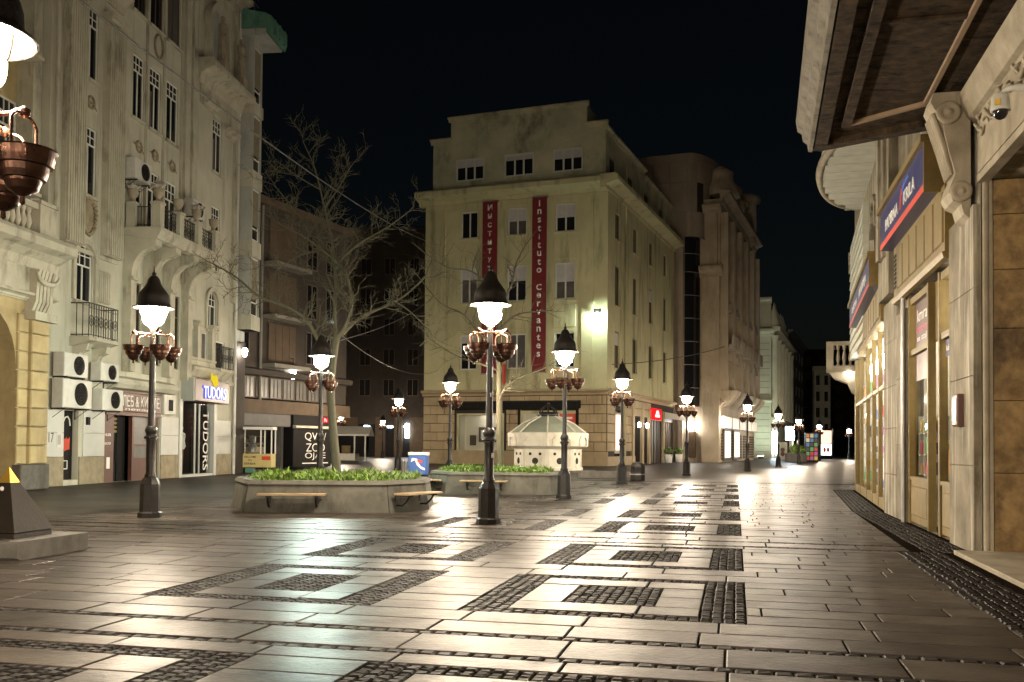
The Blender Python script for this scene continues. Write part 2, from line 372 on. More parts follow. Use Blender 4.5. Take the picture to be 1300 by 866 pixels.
slabs, cob = [], MB()
rs = random.Random(3)
def in_view(u, v):
    p = uv(u, v); return p.y > 2.5 and abs(p.x) < p.y*.66+5.0
BLK = []                                   # footprints where no paving is laid
def slab_row(u0, u1, v0, v1, ln=1.18):
    v = v0 + (0 if v1-v0 < 2*ln else -rs.uniform(0, ln)); g_ = .011
    while v < v1-.02:
        w = ln*rs.uniform(.9, 1.12); e = v+w
        if v1-e < .25: e = v1
        a, b = max(v, v0), min(e, v1)
        if b-a > .05 and in_view((u0+u1)/2, (a+b)/2): slabs.append((u0+g_, u1-g_, a+g_, b-g_))
        v = e
def slab_area(u0, u1, v0, v1, rows):
    for k in range(rows): slab_row(u0+(u1-u0)*k/rows, u0+(u1-u0)*(k+1)/rows, v0, v1)
def cobbles(u0, u1, v0, v1, size=.105):
    nu = max(1, round((u1-u0)/size)); nv = max(1, round((v1-v0)/size)); du = (u1-u0)/nu; dv = (v1-v0)/nv
    for i in range(nu):
        for j in range(nv):
            uc = u0+(i+.5)*du; vc = v0+(j+.5)*dv
            if not in_view(uc, vc): continue
            z = rs.uniform(-.009, .003); a = du*.5-rs.uniform(.004, .010); b = dv*.5-rs.uniform(.004, .010); k = rs.uniform(.62, .78)
            t = rs.uniform(-.004, .004); jx = [rs.uniform(-.004, .004) for _ in range(4)]
            lo = [uv(uc-a+jx[0], vc-b, z-.014), uv(uc-a, vc+b+jx[1], z-.014), uv(uc+a+jx[2], vc+b, z-.014), uv(uc+a, vc-b+jx[3], z-.014)]
            hi = [uv(uc-a*k, vc-b*k, z+t), uv(uc-a*k, vc+b*k, z-t), uv(uc+a*k, vc+b*k, z+t), uv(uc+a*k, vc-b*k, z-t)]
            cob.add(lo+hi, [(4, 7, 6, 5), (0, 4, 5, 1), (1, 5, 6, 2), (2, 6, 7, 3), (3, 7, 4, 0)])
COLS = ((-6.1, -3.55), (-2.63, .10))
def frame_block(u0, u1, v0, v1):
    t, w = .27, .43
    cobbles(u0, u0+t, v0, v1); cobbles(u1-t, u1, v0, v1); cobbles(u0+t, u1-t, v0, v0+w); cobbles(u0+t, u1-t, v1-w, v1)
    a, b, c, d = u0+t, u1-t, v0+w, v1-w; iu0, iu1 = a+.48, b-.48; iv0, iv1 = c+.47, d-.47
    slab_row(a, iu0, c, d); slab_row(iu1, b, c, d)
    slab_area(iu0, iu1, c, iv0, 2); slab_area(iu0, iu1, iv1, d, 2); cobbles(iu0, iu1, iv0, iv1)
for k in range(-1, 5):
    o = 9.0*k
    far_c = o+9 > 36
    cobbles(7.13+o, 7.27+o, V0, V1, .14); slab_row(7.27+o, 7.93+o, V0, V1, 1.3); cobbles(7.93+o, 8.07+o, V0, V1, .14)
    rows = [(8.07+o, 9.1+o, 2, 0), (9.1+o, 11.9+o, 6, 1), (11.9+o, 12.95+o, 2, 0), (12.95+o, 15.8+o, 6, 1), (15.8+o, 16.13+o, 1, 0)]
    for a, b, nr, fr in rows:
        if a >= U1-1 or b < 2.6: continue
        if not fr: slab_area(a, b, V0, V1, nr)
        else:
            edges = [V0]+[e for c in COLS for e in c]+[V1]
            for q in range(0, 6, 2): slab_area(a, b, edges[q], edges[q+1], nr)
            for c in COLS: frame_block(a, b, *c)
slabs.sort(key=lambda q: -((q[1]-q[0])*(q[3]-q[2]))/max(1.0, q[0])**3)
SL = None
def slab_mesh():
    mb = MB(); c = .006
    b = [(0, 0, -.016), (1, 0, -.016), (1, 1, -.016), (0, 1, -.016)]
    mb.add([(0, 0, -.016), (1, 0, -.016), (1, 1, -.016), (0, 1, -.016), (0, 0, -.004), (1, 0, -.004), (1, 1, -.004), (0, 1, -.004), (c, c*2, 0), (1-c, c*2, 0), (1-c, 1-c*2, 0), (c, 1-c*2, 0)],
           [(8, 9, 10, 11), (4, 5, 9, 8), (5, 6, 10, 9), (6, 7, 11, 10), (7, 4, 8, 11), (0, 1, 5, 4), (1, 2, 6, 5), (2, 3, 7, 6), (3, 0, 4, 7)])
    return mb.mesh('paving_slab')
SLM = slab_mesh(); SLM.materials.append(M['slab'])
rest = MB()
for i, (a, b, c, d) in enumerate(slabs):
    z = rs.uniform(-.003, .001); tu, tv = rs.uniform(-.0022, .0022), rs.uniform(-.0022, .0022)
    if i < 300:
        mt = Matrix.Identity(4)
        X = pv*(d-c); Y = pu*(b-a); O = uv(a, c, z)
        X = X + Vector((0, 0, tv)); Y = Y + Vector((0, 0, tu))
        mt.col[0] = (*X, 0); mt.col[1] = (*Y, 0); mt.col[3] = (*O, 1)
        link('paving_slab', SLM, None, paving, M=mt)
    else:
        e = .006
        p = [(a, c), (a, d), (b, d), (b, c)]; q = [(a+e, c+e), (a+e, d-e), (b-e, d-e), (b-e, c+e)]
        hz = [z, z+tv, z+tv+tu, z+tu]
        rest.add([uv(*w, -.016) for w in p]+[uv(*w, hz[k]) for k, w in enumerate(q)], [(4, 7, 6, 5), (0, 4, 5, 1), (1, 5, 6, 2), (2, 6, 7, 3), (3, 7, 4, 0)])
rest.build('paving_slabs_beyond', M['slab'], paving, 'stuff')
cob.build('cobblestones', M['cobble'], paving, 'stuff')
print('slabs', len(slabs), 'cobble faces', len(cob.f))
# ------------------------------------------------------------------ facade kit
def window(par, F, s0, s1, z0, z1, n=-.22, cols=2, transom=None, bars=0, fm='frame_w', gm='glass_d', blind=0.0, sill=True, t=.07, sm='cream_dk', slit=None, bmt='shutter'):
    """a window: frame with its mullions, panes, sill and roller blind as pieces of their own"""
    f = MB(); d0, d1 = n-.06, n
    f.fbox(F, s0, s0+t, d0, d1, z0, z1); f.fbox(F, s1-t, s1, d0, d1, z0, z1)
    f.fbox(F, s0+t, s1-t, d0, d1, z0, z0+t); f.fbox(F, s0+t, s1-t, d0, d1, z1-t, z1)
    zt = z1-t
    if transom:
        zt = z0+(z1-z0)*transom; f.fbox(F, s0+t, s1-t, d0, d1-.004, zt, zt+t)
        for k in range(1, bars+1):
            s = s0+t+(s1-s0-2*t)*k/(bars+1); f.fbox(F, s-.02, s+.02, d0, d1-.008, zt+t, z1-t)
        if bars: zz = (zt+t+z1-t)/2; f.fbox(F, s0+t, s1-t, d0, d1-.012, zz-.018, zz+.018)
    for k in range(1, cols):
        s = s0+t+(s1-s0-2*t)*k/cols; f.fbox(F, s-t*.55, s+t*.55, d0, d1-.006, z0+t, zt)
    w = f.build('window', M[fm], par)
    p = MB()
    p.quad(F.w(s0+t*.6, n-.035, z0+t*.6), F.w(s1-t*.6, n-.035, z0+t*.6), F.w(s1-t*.6, n-.035, z1-t*.6), F.w(s0+t*.6, n-.035, z1-t*.6))
    p.build('pane', M[gm], w)
    if slit:
        p = MB(); p.fbox(F, s0+t+(s1-s0)*.06, s0+t+(s1-s0)*.06+(s1-s0)*slit, n-.033, n-.029, z0+t, z0+(z1-z0)*.62); p.build('curtain', M['curtain'], w)
    if blind > 0:
        p = MB(); zb = z1-t-(z1-z0-2*t)*blind; k = max(3, int((z1-t-zb)/.09))
        for i in range(k):
            a = zb+(z1-t-zb)*i/k; p.fbox(F, s0+t*.5, s1-t*.5, n-.02, n+.012, a, a+(z1-t-zb)/k*.82)
        p.build('roller_blind', M[bmt], w)
    if sill:
        p = MB(); p.fbox(F, s0-.1, s1+.1, n, .11, z0-.12, z0-.002); p.build('sill', M[sm], w)
    return w
def spandrel(mb, F, s0, s1, zs, z1, n0, n1, k=12):
    c = (s0+s1)/2; r = (s1-s0)/2; h = z1-zs
    arc = [(c+r*math.cos(PI*i/k), zs+h*math.sin(PI*i/k)) for i in range(k+1)]
    left = [(s0, z1+.002)]+[q for q in arc[::-1][:k//2+1]]; right = [q for q in arc[::-1][k//2:]]+[(s1, z1+.002)]
    mb.extr(F, [(s0-.002, zs)] + [(s0-.002, z1+.002)] + [(c, z1+.002)] + arc[k//2:][0:], n0, n1)
    mb.extr(F, [(c, z1+.002), (s1+.002, z1+.002), (s1+.002, zs)] + arc[0:k//2+1], n0, n1)
def archivolt(mb, F, s0, s1, zs, h, w, n0, n1, k=14):
    c = (s0+s1)/2; r = (s1-s0)/2
    for i in range(k):
        a, b = PI*i/k, PI*(i+1)/k
        P = lambda q, e: (c+(r+e)*math.cos(q), zs+(h+e)*math.sin(q))
        mb.extr(F, [P(a, 0), P(a, w), P(b, w), P(b, 0)], n0, n1)
def cornice(mb, F, s0, s1, z, h, out, n=0.0):
    """moulded string course: fillet, cyma and fascia"""
    p = [(n-.02, z), (n+out*.18, z), (n+out*.25, z+h*.18), (n+out*.3, z+h*.32), (n+out*.62, z+h*.52), (n+out*.95, z+h*.60), (n+out, z+h*.62), (n+out, z+h*.86), (n+out*.9, z+h), (n-.02, z+h)]
    mb.prof(F, p, s0, s1)
def fluted(mb, F, s0, s1, z0, z1, n0, n1, k=7):
    w = (s1-s0)/k
    mb.fbox(F, s0, s1, n0, n1-.09, z0, z1)
    for i in range(k): mb.prof(F.sub(0, 0), [(n1-.09, z0), (n1, z0+.06), (n1, z1-.06), (n1-.09, z1)], s0+i*w+w*.16, s0+(i+1)*w-w*.16)
def railing(par, F, s0, s1, n, z0, z1, step=.42, side=None, name='railing'):
    mb = MB()
    mb.fbox(F, s0, s1, n-.025, n+.025, z1-.04, z1); mb.fbox(F, s0, s1, n-.02, n+.02, z0+.05, z0+.08); mb.fbox(F, s0, s1, n-.012, n+.012, z1-.2, z1-.18)
    k = max(1, round((s1-s0)/step)); w = (s1-s0)/k
    for i in range(k+1): s = s0+i*w; mb.fbox(F, s-.016, s+.016, n-.012, n+.012, z0, z1-.03)
    for i in range(k):
        c = s0+(i+.5)*w; zc = (z0+z1)/2-.03; r = min(w*.4, (z1-z0)*.26)
        mb.tube([F.w(c+r*math.cos(2*PI*q/10), n, zc+r*1.5*math.sin(2*PI*q/10)) for q in range(11)], .013, 4)
        mb.tube([F.w(c+r*.5*math.cos(2*PI*q/8), n, zc+r*.6*math.sin(2*PI*q/8)) for q in range(9)], .011, 4)
        mb.fbox(F, c-.011, c+.011, n-.009, n+.009, z0+.06, z1-.03)
    if side:
        for s in side:
            mb.fbox(F, s-.02, s+.02, .02, n, z1-.04, z1); mb.fbox(F, s-.015, s+.015, .02, n, z0+.05, z0+.08)
            m_ = max(2, int(n/.2))
            for i in range(1, m_): mb.fbox(F, s-.012, s+.012, n*i/m_-.012, n*i/m_+.012, z0, z1-.03)
    return mb.build(name, M['iron'], par)
def urn(mb, c, k=1.0): mb.lathe(c, [(.16*k, 0), (.16*k, .06*k), (.07*k, .10*k), (.08*k, .16*k), (.20*k, .30*k), (.24*k, .46*k), (.20*k, .52*k), (.26*k, .58*k), (.18*k, .59*k)], 12)
def shrublet(mb, c, r, k=40, seed=1):
    q = random.Random(seed)
    for _ in range(k):
        d = Vector((q.gauss(0, 1), q.gauss(0, 1), abs(q.gauss(0, .8)))).normalized()*r*q.uniform(.4, 1); p = Vector(c)+d
        a = Vector((q.uniform(-1, 1), q.uniform(-1, 1), q.uniform(-1, 1))).normalized()*r*.35; b = d.cross(a).normalized()*r*.16
        mb.add([p-a, p+b, p+a, p-b], [(0, 1, 2, 3)])
def aircon(F, s0, s1, z0, z1, label, n0=.14, n1=.56, stand=True):
    o = thing('air_conditioner', label, 'air conditioner', F.w((s0+s1)/2, n0, z0), 'air conditioner units on the cream building')
    mb = MB(); mb.cbox(F, s0, s1, n0, n1, z0, z1, .025); mb.fbox(F, s0+.03, s0+.05, n0, n1-.04, z0+.05, z1-.05)
    for k in range(9): mb.fbox(F, s0-.012, s0, n0+.05, n1-.06, z0+.08+(z1-z0-.16)*k/9, z0+.10+(z1-z0-.16)*k/9)
    mb.build('casing', M['ac'], o)
    r = min(z1-z0, s1-s0)*.40; c = (s0+(s1-s0)*.60, (z0+z1)/2)
    mb = MB(); mb.lathe(F.w(c[0], n1+.003, c[1]), [(0, 0), (r, 0)], 20, axis=Matrix((F.d, Vector((0, 0, 1)), F.n)).transposed(), cap=False)
    fan = mb.build('fan_opening', M['black'], o)
    mb = MB()
    for q in (1.0, .78, .56, .34): mb.tube([F.w(c[0]+r*q*math.cos(2*PI*i/18), n1+.02, c[1]+r*q*math.sin(2*PI*i/18)) for i in range(19)], .011, 4)
    for i in range(6): mb.tube([F.w(c[0], n1+.02, c[1]), F.w(c[0]+r*math.cos(PI*i/3), n1+.02, c[1]+r*math.sin(PI*i/3))], .008, 4)
    mb.build('grille', M['lamp_iron'], fan)
    if stand:
        for s in (s0+.2, s1-.2):
            mb = MB(); mb.fbox(F, s-.02, s+.02, 0, n1, z0-.05, z0-.002); mb.fbox(F, s-.02, s+.02, 0, .04, z0-.4, z0-.05); mb.tube([F.w(s, .03, z0-.36), F.w(s, n1-.08, z0-.04)], .012, 4); mb.build('bracket', M['iron'], o)
    return o

# ------------------------------------------------------------------ tall cream building on the left
FL = Frame(gnd(205, 608), 6.2745)
B1 = thing('apartment_building', 'tall cream apartment building with fluted pilasters and a long balcony on arched brackets', 'building', FL.w(0, 0, 0))
HT = 27.0
wins = []
for z0, z1 in ((15.45, 18.2), (11.0, 13.6)): wins.append((-6.88, -5.86, z0, z1, 'tall'))
for s0, s1 in ((-3.15, -2.22), (-1.72, -.72), (-.15, .95)):
    wins += [(s0, s1, 15.15, 17.8, 'tall'), (s0, s1, 10.5, 13.3, 'door'), (s0-.05, s1+.1, 19.62, 23.4, 'dark')]
wins += [(4.79, 5.85, 15.15, 17.8, 'tall'), (4.79, 5.80, 10.2, 13.4, 'tall')]
mez = [(-3.0, -2.15, 4.95, 8.3), (-1.25, -.35, 4.95, 8.3), (2.18, 2.95, 5.66, 7.0), (3.40, 4.55, 5.66, 7.0), (5.15, 6.65, 5.35, 6.75), (.55, 1.45, 4.95, 8.3)]
arch = [(-7.15, -5.95, 6.9, 9.05), (4.45, 5.55, 7.2, 9.1)]
shops = [(-7.72, -6.72, .2, 2.75), (-4.85, -.25, 0.0, 3.72), (1.58, 5.62, .1, 3.62)]
holes = [w[:4] for w in wins] + mez + arch + shops
mb = MB(); mb.wall(FL, -8.95, 8.0, 0, HT, holes, .35)
for a in arch: spandrel(mb, FL, a[0], a[1], a[3]-.6, a[3], -.35, 0)
# side, back and roof of the block
w = FL.w
mb.quad(w(8.0, 0, 0), w(8.0, -12, 0), w(8.0, -12, HT), w(8.0, 0, HT)); mb.quad(w(-8.95, -12, 0), w(-8.95, 0, 0), w(-8.95, 0, HT), w(-8.95, -12, HT))
mb.quad(w(8.0, -12, 0), w(-8.95, -12, 0), w(-8.95, -12, HT), w(8.0, -12, HT)); mb.quad(w(-8.95, 0, HT), w(8.0, 0, HT), w(8.0, -12, HT), w(-8.95, -12, HT))
mb.build('wall', M['cream'], B1)
for i, (s0, s1, z0, z1, k) in enumerate(wins):
    if k == 'tall': window(B1, FL, s0, s1, z0, z1, -.05, 2, .74, 2, sill=True, t=.06, slit=.22 if i % 2 else None)
    elif k == 'door': window(B1, FL, s0, s1, z0, z1, -.05, 2, .70, 2, sill=False, t=.07, gm='glass_d')
    else: window(B1, FL, s0, s1, z0, z1, -.06, 2, None, 0, fm='frame_d', sill=True, t=.06, gm='curtain' if s0 < 0 and s0 > -.5 else 'glass_d')
for i, (s0, s1, z0, z1) in enumerate(mez): window(B1, FL, s0, s1, z0, z1, -.06, 2 if i in (0, 1, 5) else 1, .7 if i in (0, 1, 5) else None, 0, fm='frame_d' if i in (0, 1, 5) else 'frame_w', gm='glass_d' if i != 3 else 'curtain', sill=i in (2, 3, 4))
for s0, s1, z0, z1 in arch: window(B1, FL, s0, s1, z0, z1, -.07, 2, .62, 2, t=.06)
def P(name, mt, fn, par=None): return part(name, M[mt], par or B1, fn)
for s0, s1 in ((-8.2, -6.98), (-5.45, -4.15)):
    def pil(mb): fluted(mb, FL, s0, s1, 8.9, 18.1, -.02, .28, 8); mb.fbox(FL, s0-.04, s1+.04, -.02, .33, 18.1, 18.25); mb.fbox(FL, s0-.1, s1+.1, -.02, .42, 18.25, 18.45)
    P('pilaster', 'cream_dk', pil)
def plain(mb):
    mb.fbox(FL, -8.6, -4.15, -.02, .06, 8.72, 8.88)
P('string_course', 'cream_dk', plain); P('string_course', 'cream_dk', lambda mb: mb.fbox(FL, 2.35, 7.98, -.02, .12, 4.55, 4.75)); P('pilaster_cornice', 'cream_dk', lambda mb: cornice(mb, FL, -8.9, -4.1, 18.9, .9, .5))
def fl2(mb): fluted(mb, FL, -5.75, -4.75, 7.0, 8.3, -.02, .10, 7)
P('fluted_panel', 'cream_dk', fl2)
for s in (-2.03, -.47, 1.28): P('vertical_moulding', 'cream_dk', lambda mb: (mb.fbox(FL, s-.09, s-.03, -.02, .05, 10.5, 26), mb.fbox(FL, s+.03, s+.09, -.02, .05, 10.5, 26)))
for s in (1.75, 2.5, 7.55): P('pilaster_strip', 'cream_dk', lambda mb: mb.fbox(FL, s-.24, s+.24, -.02, .14, 8.9, 26.5))
# roundels with ribbons and the oval ring
for s, z in ((-6.37, 14.55), (-2.6, 14.0), (-1.2, 14.05), (.45, 14.05), (-1.03, 18.9)):
    big = z > 18
    def ring(mb):
        r = .5 if big else .22
        mb.tube([FL.w(s+r*(.72 if big else 1)*math.cos(2*PI*i/18), .05, z+r*math.sin(2*PI*i/18)) for i in range(19)], .05, 6)
        if not big: mb.tube([FL.w(s-.45, .03, z+.06), FL.w(s-.15, .05, z), FL.w(s+.2, .05, z-.05), FL.w(s+.42, .03, z-.2)], [.02, .04, .04, .015], 5)
    P('roundel', 'plinth', ring)
def cart(mb):
    mb.lathe(FL.w(-6.37, .02, 10.2), [(.0, .1), (.22, .09), (.30, .04), (.36, 0)], 20, axis=Matrix((FL.d, Vector((0, 0, 1)), FL.n)).transposed() @ Matrix.Diagonal((1, 1.75, 1)), cap=False)
    q = random.Random(5)
    for k in range(26):
        a = 2*PI*k/26; mb.tube([FL.w(-6.37+.42*math.cos(a), .03, 10.2+.68*math.sin(a)), FL.w(-6.37+(.42+q.uniform(.02, .16))*math.cos(a+.2), .1, 10.2+(.66+q.uniform(0, .12))*math.sin(a+.2))], [.08, .05], 6)
P('cartouche', 'plinth', cart)
for a in arch:
    def av(mb): archivolt(mb, FL, a[0]-.05, a[1]+.05, a[3]-.6, .62, .2, -.02, .12); mb.fbox(FL, a[0]-.25, a[0]-.05, -.02, .1, a[2], a[3]-.6); mb.fbox(FL, a[1]+.05, a[1]+.25, -.02, .1, a[2], a[3]-.6)
    P('arch_surround', 'cream_dk', av)
# small iron balcony below the arched window
def bslab(mb):
    mb.prof(FL, [(0, 5.15), (.3, 5.2), (.68, 5.36), (.78, 5.36), (.78, 5.5), (0, 5.5)], -7.45, -5.3)
    for s in (-7.1, -5.75): mb.prof(FL, [(0, 4.6), (.18, 4.66), (.30, 4.9), (.55, 5.0), (.62, 5.24), (0, 5.2)], s-.15, s+.15)
sb = P('balconette', 'cream_dk', bslab)
railing(sb, FL, -7.4, -5.35, .72, 5.5, 6.75, .34, (-7.4, -5.35))
sb2 = P('balconette', 'cream_dk', lambda mb: (mb.prof(FL, [(0, 4.75), (.15, 4.8), (.42, 5.15), (.5, 5.15), (.5, 5.3), (0, 5.3)], 5.05, 6.75), mb.prof(FL, [(0, 4.1), (.14, 4.15), (.3, 4.6), (.38, 4.78), (0, 4.8)], 5.6, 6.0)))
railing(sb2, FL, 5.1, 6.7, .45, 5.3, 6.45, .3, (5.1, 6.7))
# long balcony on arched brackets
BP = 1.5
def bal(mb): mb.fbox(FL, -3.72, 2.2, 0, BP, 10.05, 10.28); mb.prof(FL, [(BP-.25, 9.85), (BP-.02, 9.9), (BP+.08, 10.05), (BP+.14, 10.2), (BP+.14, 10.36), (-.02, 10.36), (-.02, 10.06)], -3.8, 2.3)
bl = P('balcony', 'cream_dk', bal)
for s in (-3.45, -1.7, .05, 1.85):
    def brk(mb):
        pts = [(-.02, 10.04), (BP-.12, 10.04), (BP-.08, 9.62), (BP-.3, 9.55)]
        for i in range(9): a = PI/2*i/8; pts.append((.38+(BP-.72)*(1-math.sin(a)), 8.45+1.05*math.cos(a)) if True else 0)
        pts += [(.38, 8.4), (.46, 8.36), (.46, 8.24), (-.02, 8.2)]
        mb.prof(FL, pts, s-.24, s+.24)
        mb.fbox(FL, s-.22, s+.22, -.02, .36, 4.5, 8.24)
    P('bracket', 'cream_dk', brk)
spots = [(-3.5, .28), (-3.5, BP-.14), (-1.7, BP-.14), (.1, BP-.14), (1.95, BP-.14)]
for s, n in spots:
    pd = P('pedestal', 'cream_dk', lambda mb: (mb.fbox(FL, s-.19, s+.19, n-.19, n+.19, 10.36, 11.32), mb.fbox(FL, s-.23, s+.23, n-.23, n+.23, 11.32, 11.42)), bl)
for k in range(1, 4):
    railing(bl, FL, spots[k][0]+.2, spots[k+1][0]-.2, BP-.14, 10.36, 11.3, .36)
part('railing', M['iron'], bl, lambda mb: [mb.tube([FL.w(-3.5, .5+.15*i, 10.36), FL.w(-3.5, .5+.15*i, 11.25)], .014, 4) for i in range(5)] + [mb.tube([FL.w(-3.5, .4, z), FL.w(-3.5, BP-.3, z)], .02, 4) for z in (11.25, 10.5)])
for k, (s, n) in enumerate(spots):
    u = MB(); urn(u, FL.w(s, n, 11.42), .95); o = u.build('stone_urn', M['lime'])
    if k in (0, 1, 3):
        t = MB(); shrublet(t, FL.w(s, n, 12.0), .34, 60, k); t.build('plant', M['twig'], o)
    tag(o, ['stone urn with dry plant on the balcony end pedestal against the wall', 'stone urn with dry plant on the balcony corner pedestal', 'plain stone urn on the balcony front next to the corner', 'stone urn with dry plant in the middle of the balcony front', 'plain stone urn on the last pedestal of the balcony front'][k], 'urn', 'urns along the balcony')
# ledge under the small bay windows
P('window_ledge', 'cream_dk', lambda mb: (mb.prof(FL, [(-.02, 4.72), (.25, 4.75), (.40, 4.95), (.48, 5.05), (.48, 5.2), (.3, 5.28), (.25, 5.5), (.32, 5.55), (.32, 5.64), (-.02, 5.64)], 2.1, 4.95)))
for s in (3.16, 4.8): P('bay_pilaster', 'cream_dk', lambda mb: (mb.fbox(FL, s-.2, s+.2, -.02, .24, 5.64, 7.15), mb.prof(FL, [(-.02, 7.15), (.26, 7.15), (.36, 7.3), (.36, 7.4), (-.02, 7.4)], s-.25, s+.25)))
# gabled niche with two statues
def cor(mb): cornice(mb, FL, 2.75, 7.98, 18.9, 1.1, .95); mb.fbox(FL, 3.2, 7.7, -.02, .1, 18.0, 18.9)
P('cornice', 'cream_dk', cor)
P('window_hood', 'cream_dk', lambda mb: cornice(mb, FL, 3.7, 5.0, 17.95, .55, .4))
P('window_hood', 'cream_dk', lambda mb: cornice(mb, FL, 6.3, 7.5, 17.3, .5, .4))
P('niche', 'cream_dk', lambda mb: (archivolt(mb, FL, 3.95, 5.95, 22.2, 1.0, .28, -.02, .3), mb.fbox(FL, 3.67, 3.95, -.02, .3, 20, 22.2), mb.fbox(FL, 5.95, 6.23, -.02, .3, 20, 22.2)))
P('niche_back', 'grey_pl', lambda mb: mb.extr(FL, [(3.95, 20), (5.95, 20)]+[(4.95+math.cos(PI*i/10), 22.2+math.sin(PI*i/10)) for i in range(11)], -.02, .02))
P('gable_cornice', 'cream_dk', lambda mb: cornice(mb, FL, 2.4, 8.05, 24.2, 1.0, .7))
def statue(F, s, n, z, h, label, seed):
    o = thing('statue', label, 'statue', F.w(s, n, z), 'stone statues over the cornice')
    mb = MB(); mb.fbox(F, s-.3, s+.3, n-.28, n+.28, z, z+.42); mb.build('plinth', M['lime'], o)
    mb = MB(); c = F.w(s, n, z+.42)
    mb.lathe(c, [(.24, 0), (.26, .08*h), (.20, .25*h), (.22, .42*h), (.19, .52*h), (.15, .60*h), (.21, .72*h), (.22, .80*h), (.10, .85*h), (.06, .87*h), (.10, .90*h), (.115, .94*h), (.09, .985*h), (.0, h)], 12, sy=.85)
    q = 1 if seed else -1
    mb.tube([c+F.d*.2*q+Vector((0, 0, .79*h)), c+F.d*.36*q+F.n*.05+Vector((0, 0, .62*h)), c+F.d*.14*q+F.n*.25+Vector((0, 0, .55*h))], [.085, .07, .05], 7)
    mb.tube([c-F.d*.2*q+Vector((0, 0, .79*h)), c-F.d*.30*q+F.n*.02+Vector((0, 0, .60*h)), c-F.d*.26*q+F.n*.08+Vector((0, 0, .42*h))], [.085, .07, .05], 7)
    for k in range(7):
        a = 2*PI*k/7; mb.tube([c+F.d*.22*math.cos(a)+F.n*.2*math.sin(a), c+F.d*.2*math.cos(a+.2)+F.n*.18*math.sin(a+.2)+Vector((0, 0, .45*h))], [.05, .03], 5)
    mb.build('figure', M['lime'], o)
statue(FL, 4.5, .55, 20.0, 2.3, 'draped stone statue standing in the arched niche', 0)
statue(FL, 6.75, .6, 20.0, 2.1, 'draped stone statue beside the niche at the cornice end', 1)
# ground floor: plinth, cladding panels, pipe, meter boxes
for s0, s1 in ((-8.9, -7.75), (-6.7, -4.95), (-.2, 1.5), (5.7, 7.5)):
    P('plinth', 'plinth', lambda mb: mb.cbox(FL, s0, s1, -.02, .07, 0, 1.05, .02))
    if s0 != -6.7:
        for z0, z1 in ((1.06, 1.92), (1.935, 2.75)): P('cladding_panel', 'white_panel', lambda mb: mb.cbox(FL, s0, s1, -.02, .05, z0, z1, .01))
    else:
        for z0, z1 in ((1.06, 1.92), (1.935, 2.80)): P('cladding_panel', 'white_panel', lambda mb: mb.cbox(FL, -6.45, s1, -.02, .05, z0, z1, .01))
P('drainpipe', 'ac', lambda mb: (mb.tube([FL.w(7.75, .12, 0), FL.w(7.75, .12, 26)], .09, 8), [mb.lathe(FL.w(7.75, .12, z), [(.11, -.05), (.11, .05)], 8) for z in range(2, 26, 3)]))
P('meter_box', 'ac', lambda mb: (mb.cbox(FL, -.15, .95, -.02, .16, 2.85, 3.75, .03), mb.fbox(FL, .25, .62, .16, .17, 3.05, 3.5)))
P('meter_window', 'black', lambda mb: mb.fbox(FL, .22, .65, .171, .178, 3.02, 3.52))
# posters: grey and red street-art door panel, number sheets
dr = P('door', 'black', lambda mb: mb.fbox(FL, -7.72, -6.72, -.3, -.24, .2, 2.75))
part('door_poster', M['red'], dr, lambda mb: [mb.extr(FL, [(-7.55+.1*k, 1.25+.06*(k % 3)), (-7.4+.1*k, 1.3), (-7.38+.1*k, 1.75+.05*(k % 2)), (-7.52+.1*k, 1.65)], -.24, -.236) for k in range(6)])
part('door_poster', M['letter'], dr, lambda mb: [mb.tube([FL.w(-7.15+.25*math.cos(a*.9), -.235, 2.2+.35*math.sin(a)) for a in (0, .7, 1.4, 2.1, 2.8, 3.6)], .03, 4), mb.tube([FL.w(-7.3, -.235, .9), FL.w(-7.05, -.235, .9), FL.w(-7.05, -.235, .6), FL.w(-7.3, -.235, .6)], .025, 4)])
text('17', FL, -8.55, .053, 1.75, .34, M['letter_dk'], B1, 'house_number', depth=.004, xs=.8)
P('notice', 'shutter', lambda mb: mb.fbox(FL, -8.2, -7.9, .05, .056, 1.4, 1.95)); P('notice', 'steel', lambda mb: mb.fbox(FL, -8.15, -7.95, .056, .060, 1.5, 1.85))
P('letter_box', 'black', lambda mb: mb.cbox(FL, -6.3, -6.1, .05, .12, 2.25, 2.55, .01))
AC = [(-3.9, -2.5, 12.35, 13.2, 'white air conditioner on the cream wall above the balcony end'), (1.45, 2.75, 12.1, 12.9, 'white air conditioner above the balcony beside a pilaster strip'),
      (-8.65, -7.1, 3.95, 4.8, 'upper white air conditioner by the rusticated stone pier'), (-8.7, -6.8, 2.82, 3.86, 'large lower air conditioner by the rusticated stone pier'),
      (-6.2, -4.85, 3.95, 4.65, 'upper small air conditioner left of the bakery awning'), (-6.05, -4.5, 2.83, 3.65, 'lower air conditioner next to the bakery sign')]
for a in AC: aircon(FL, *a)
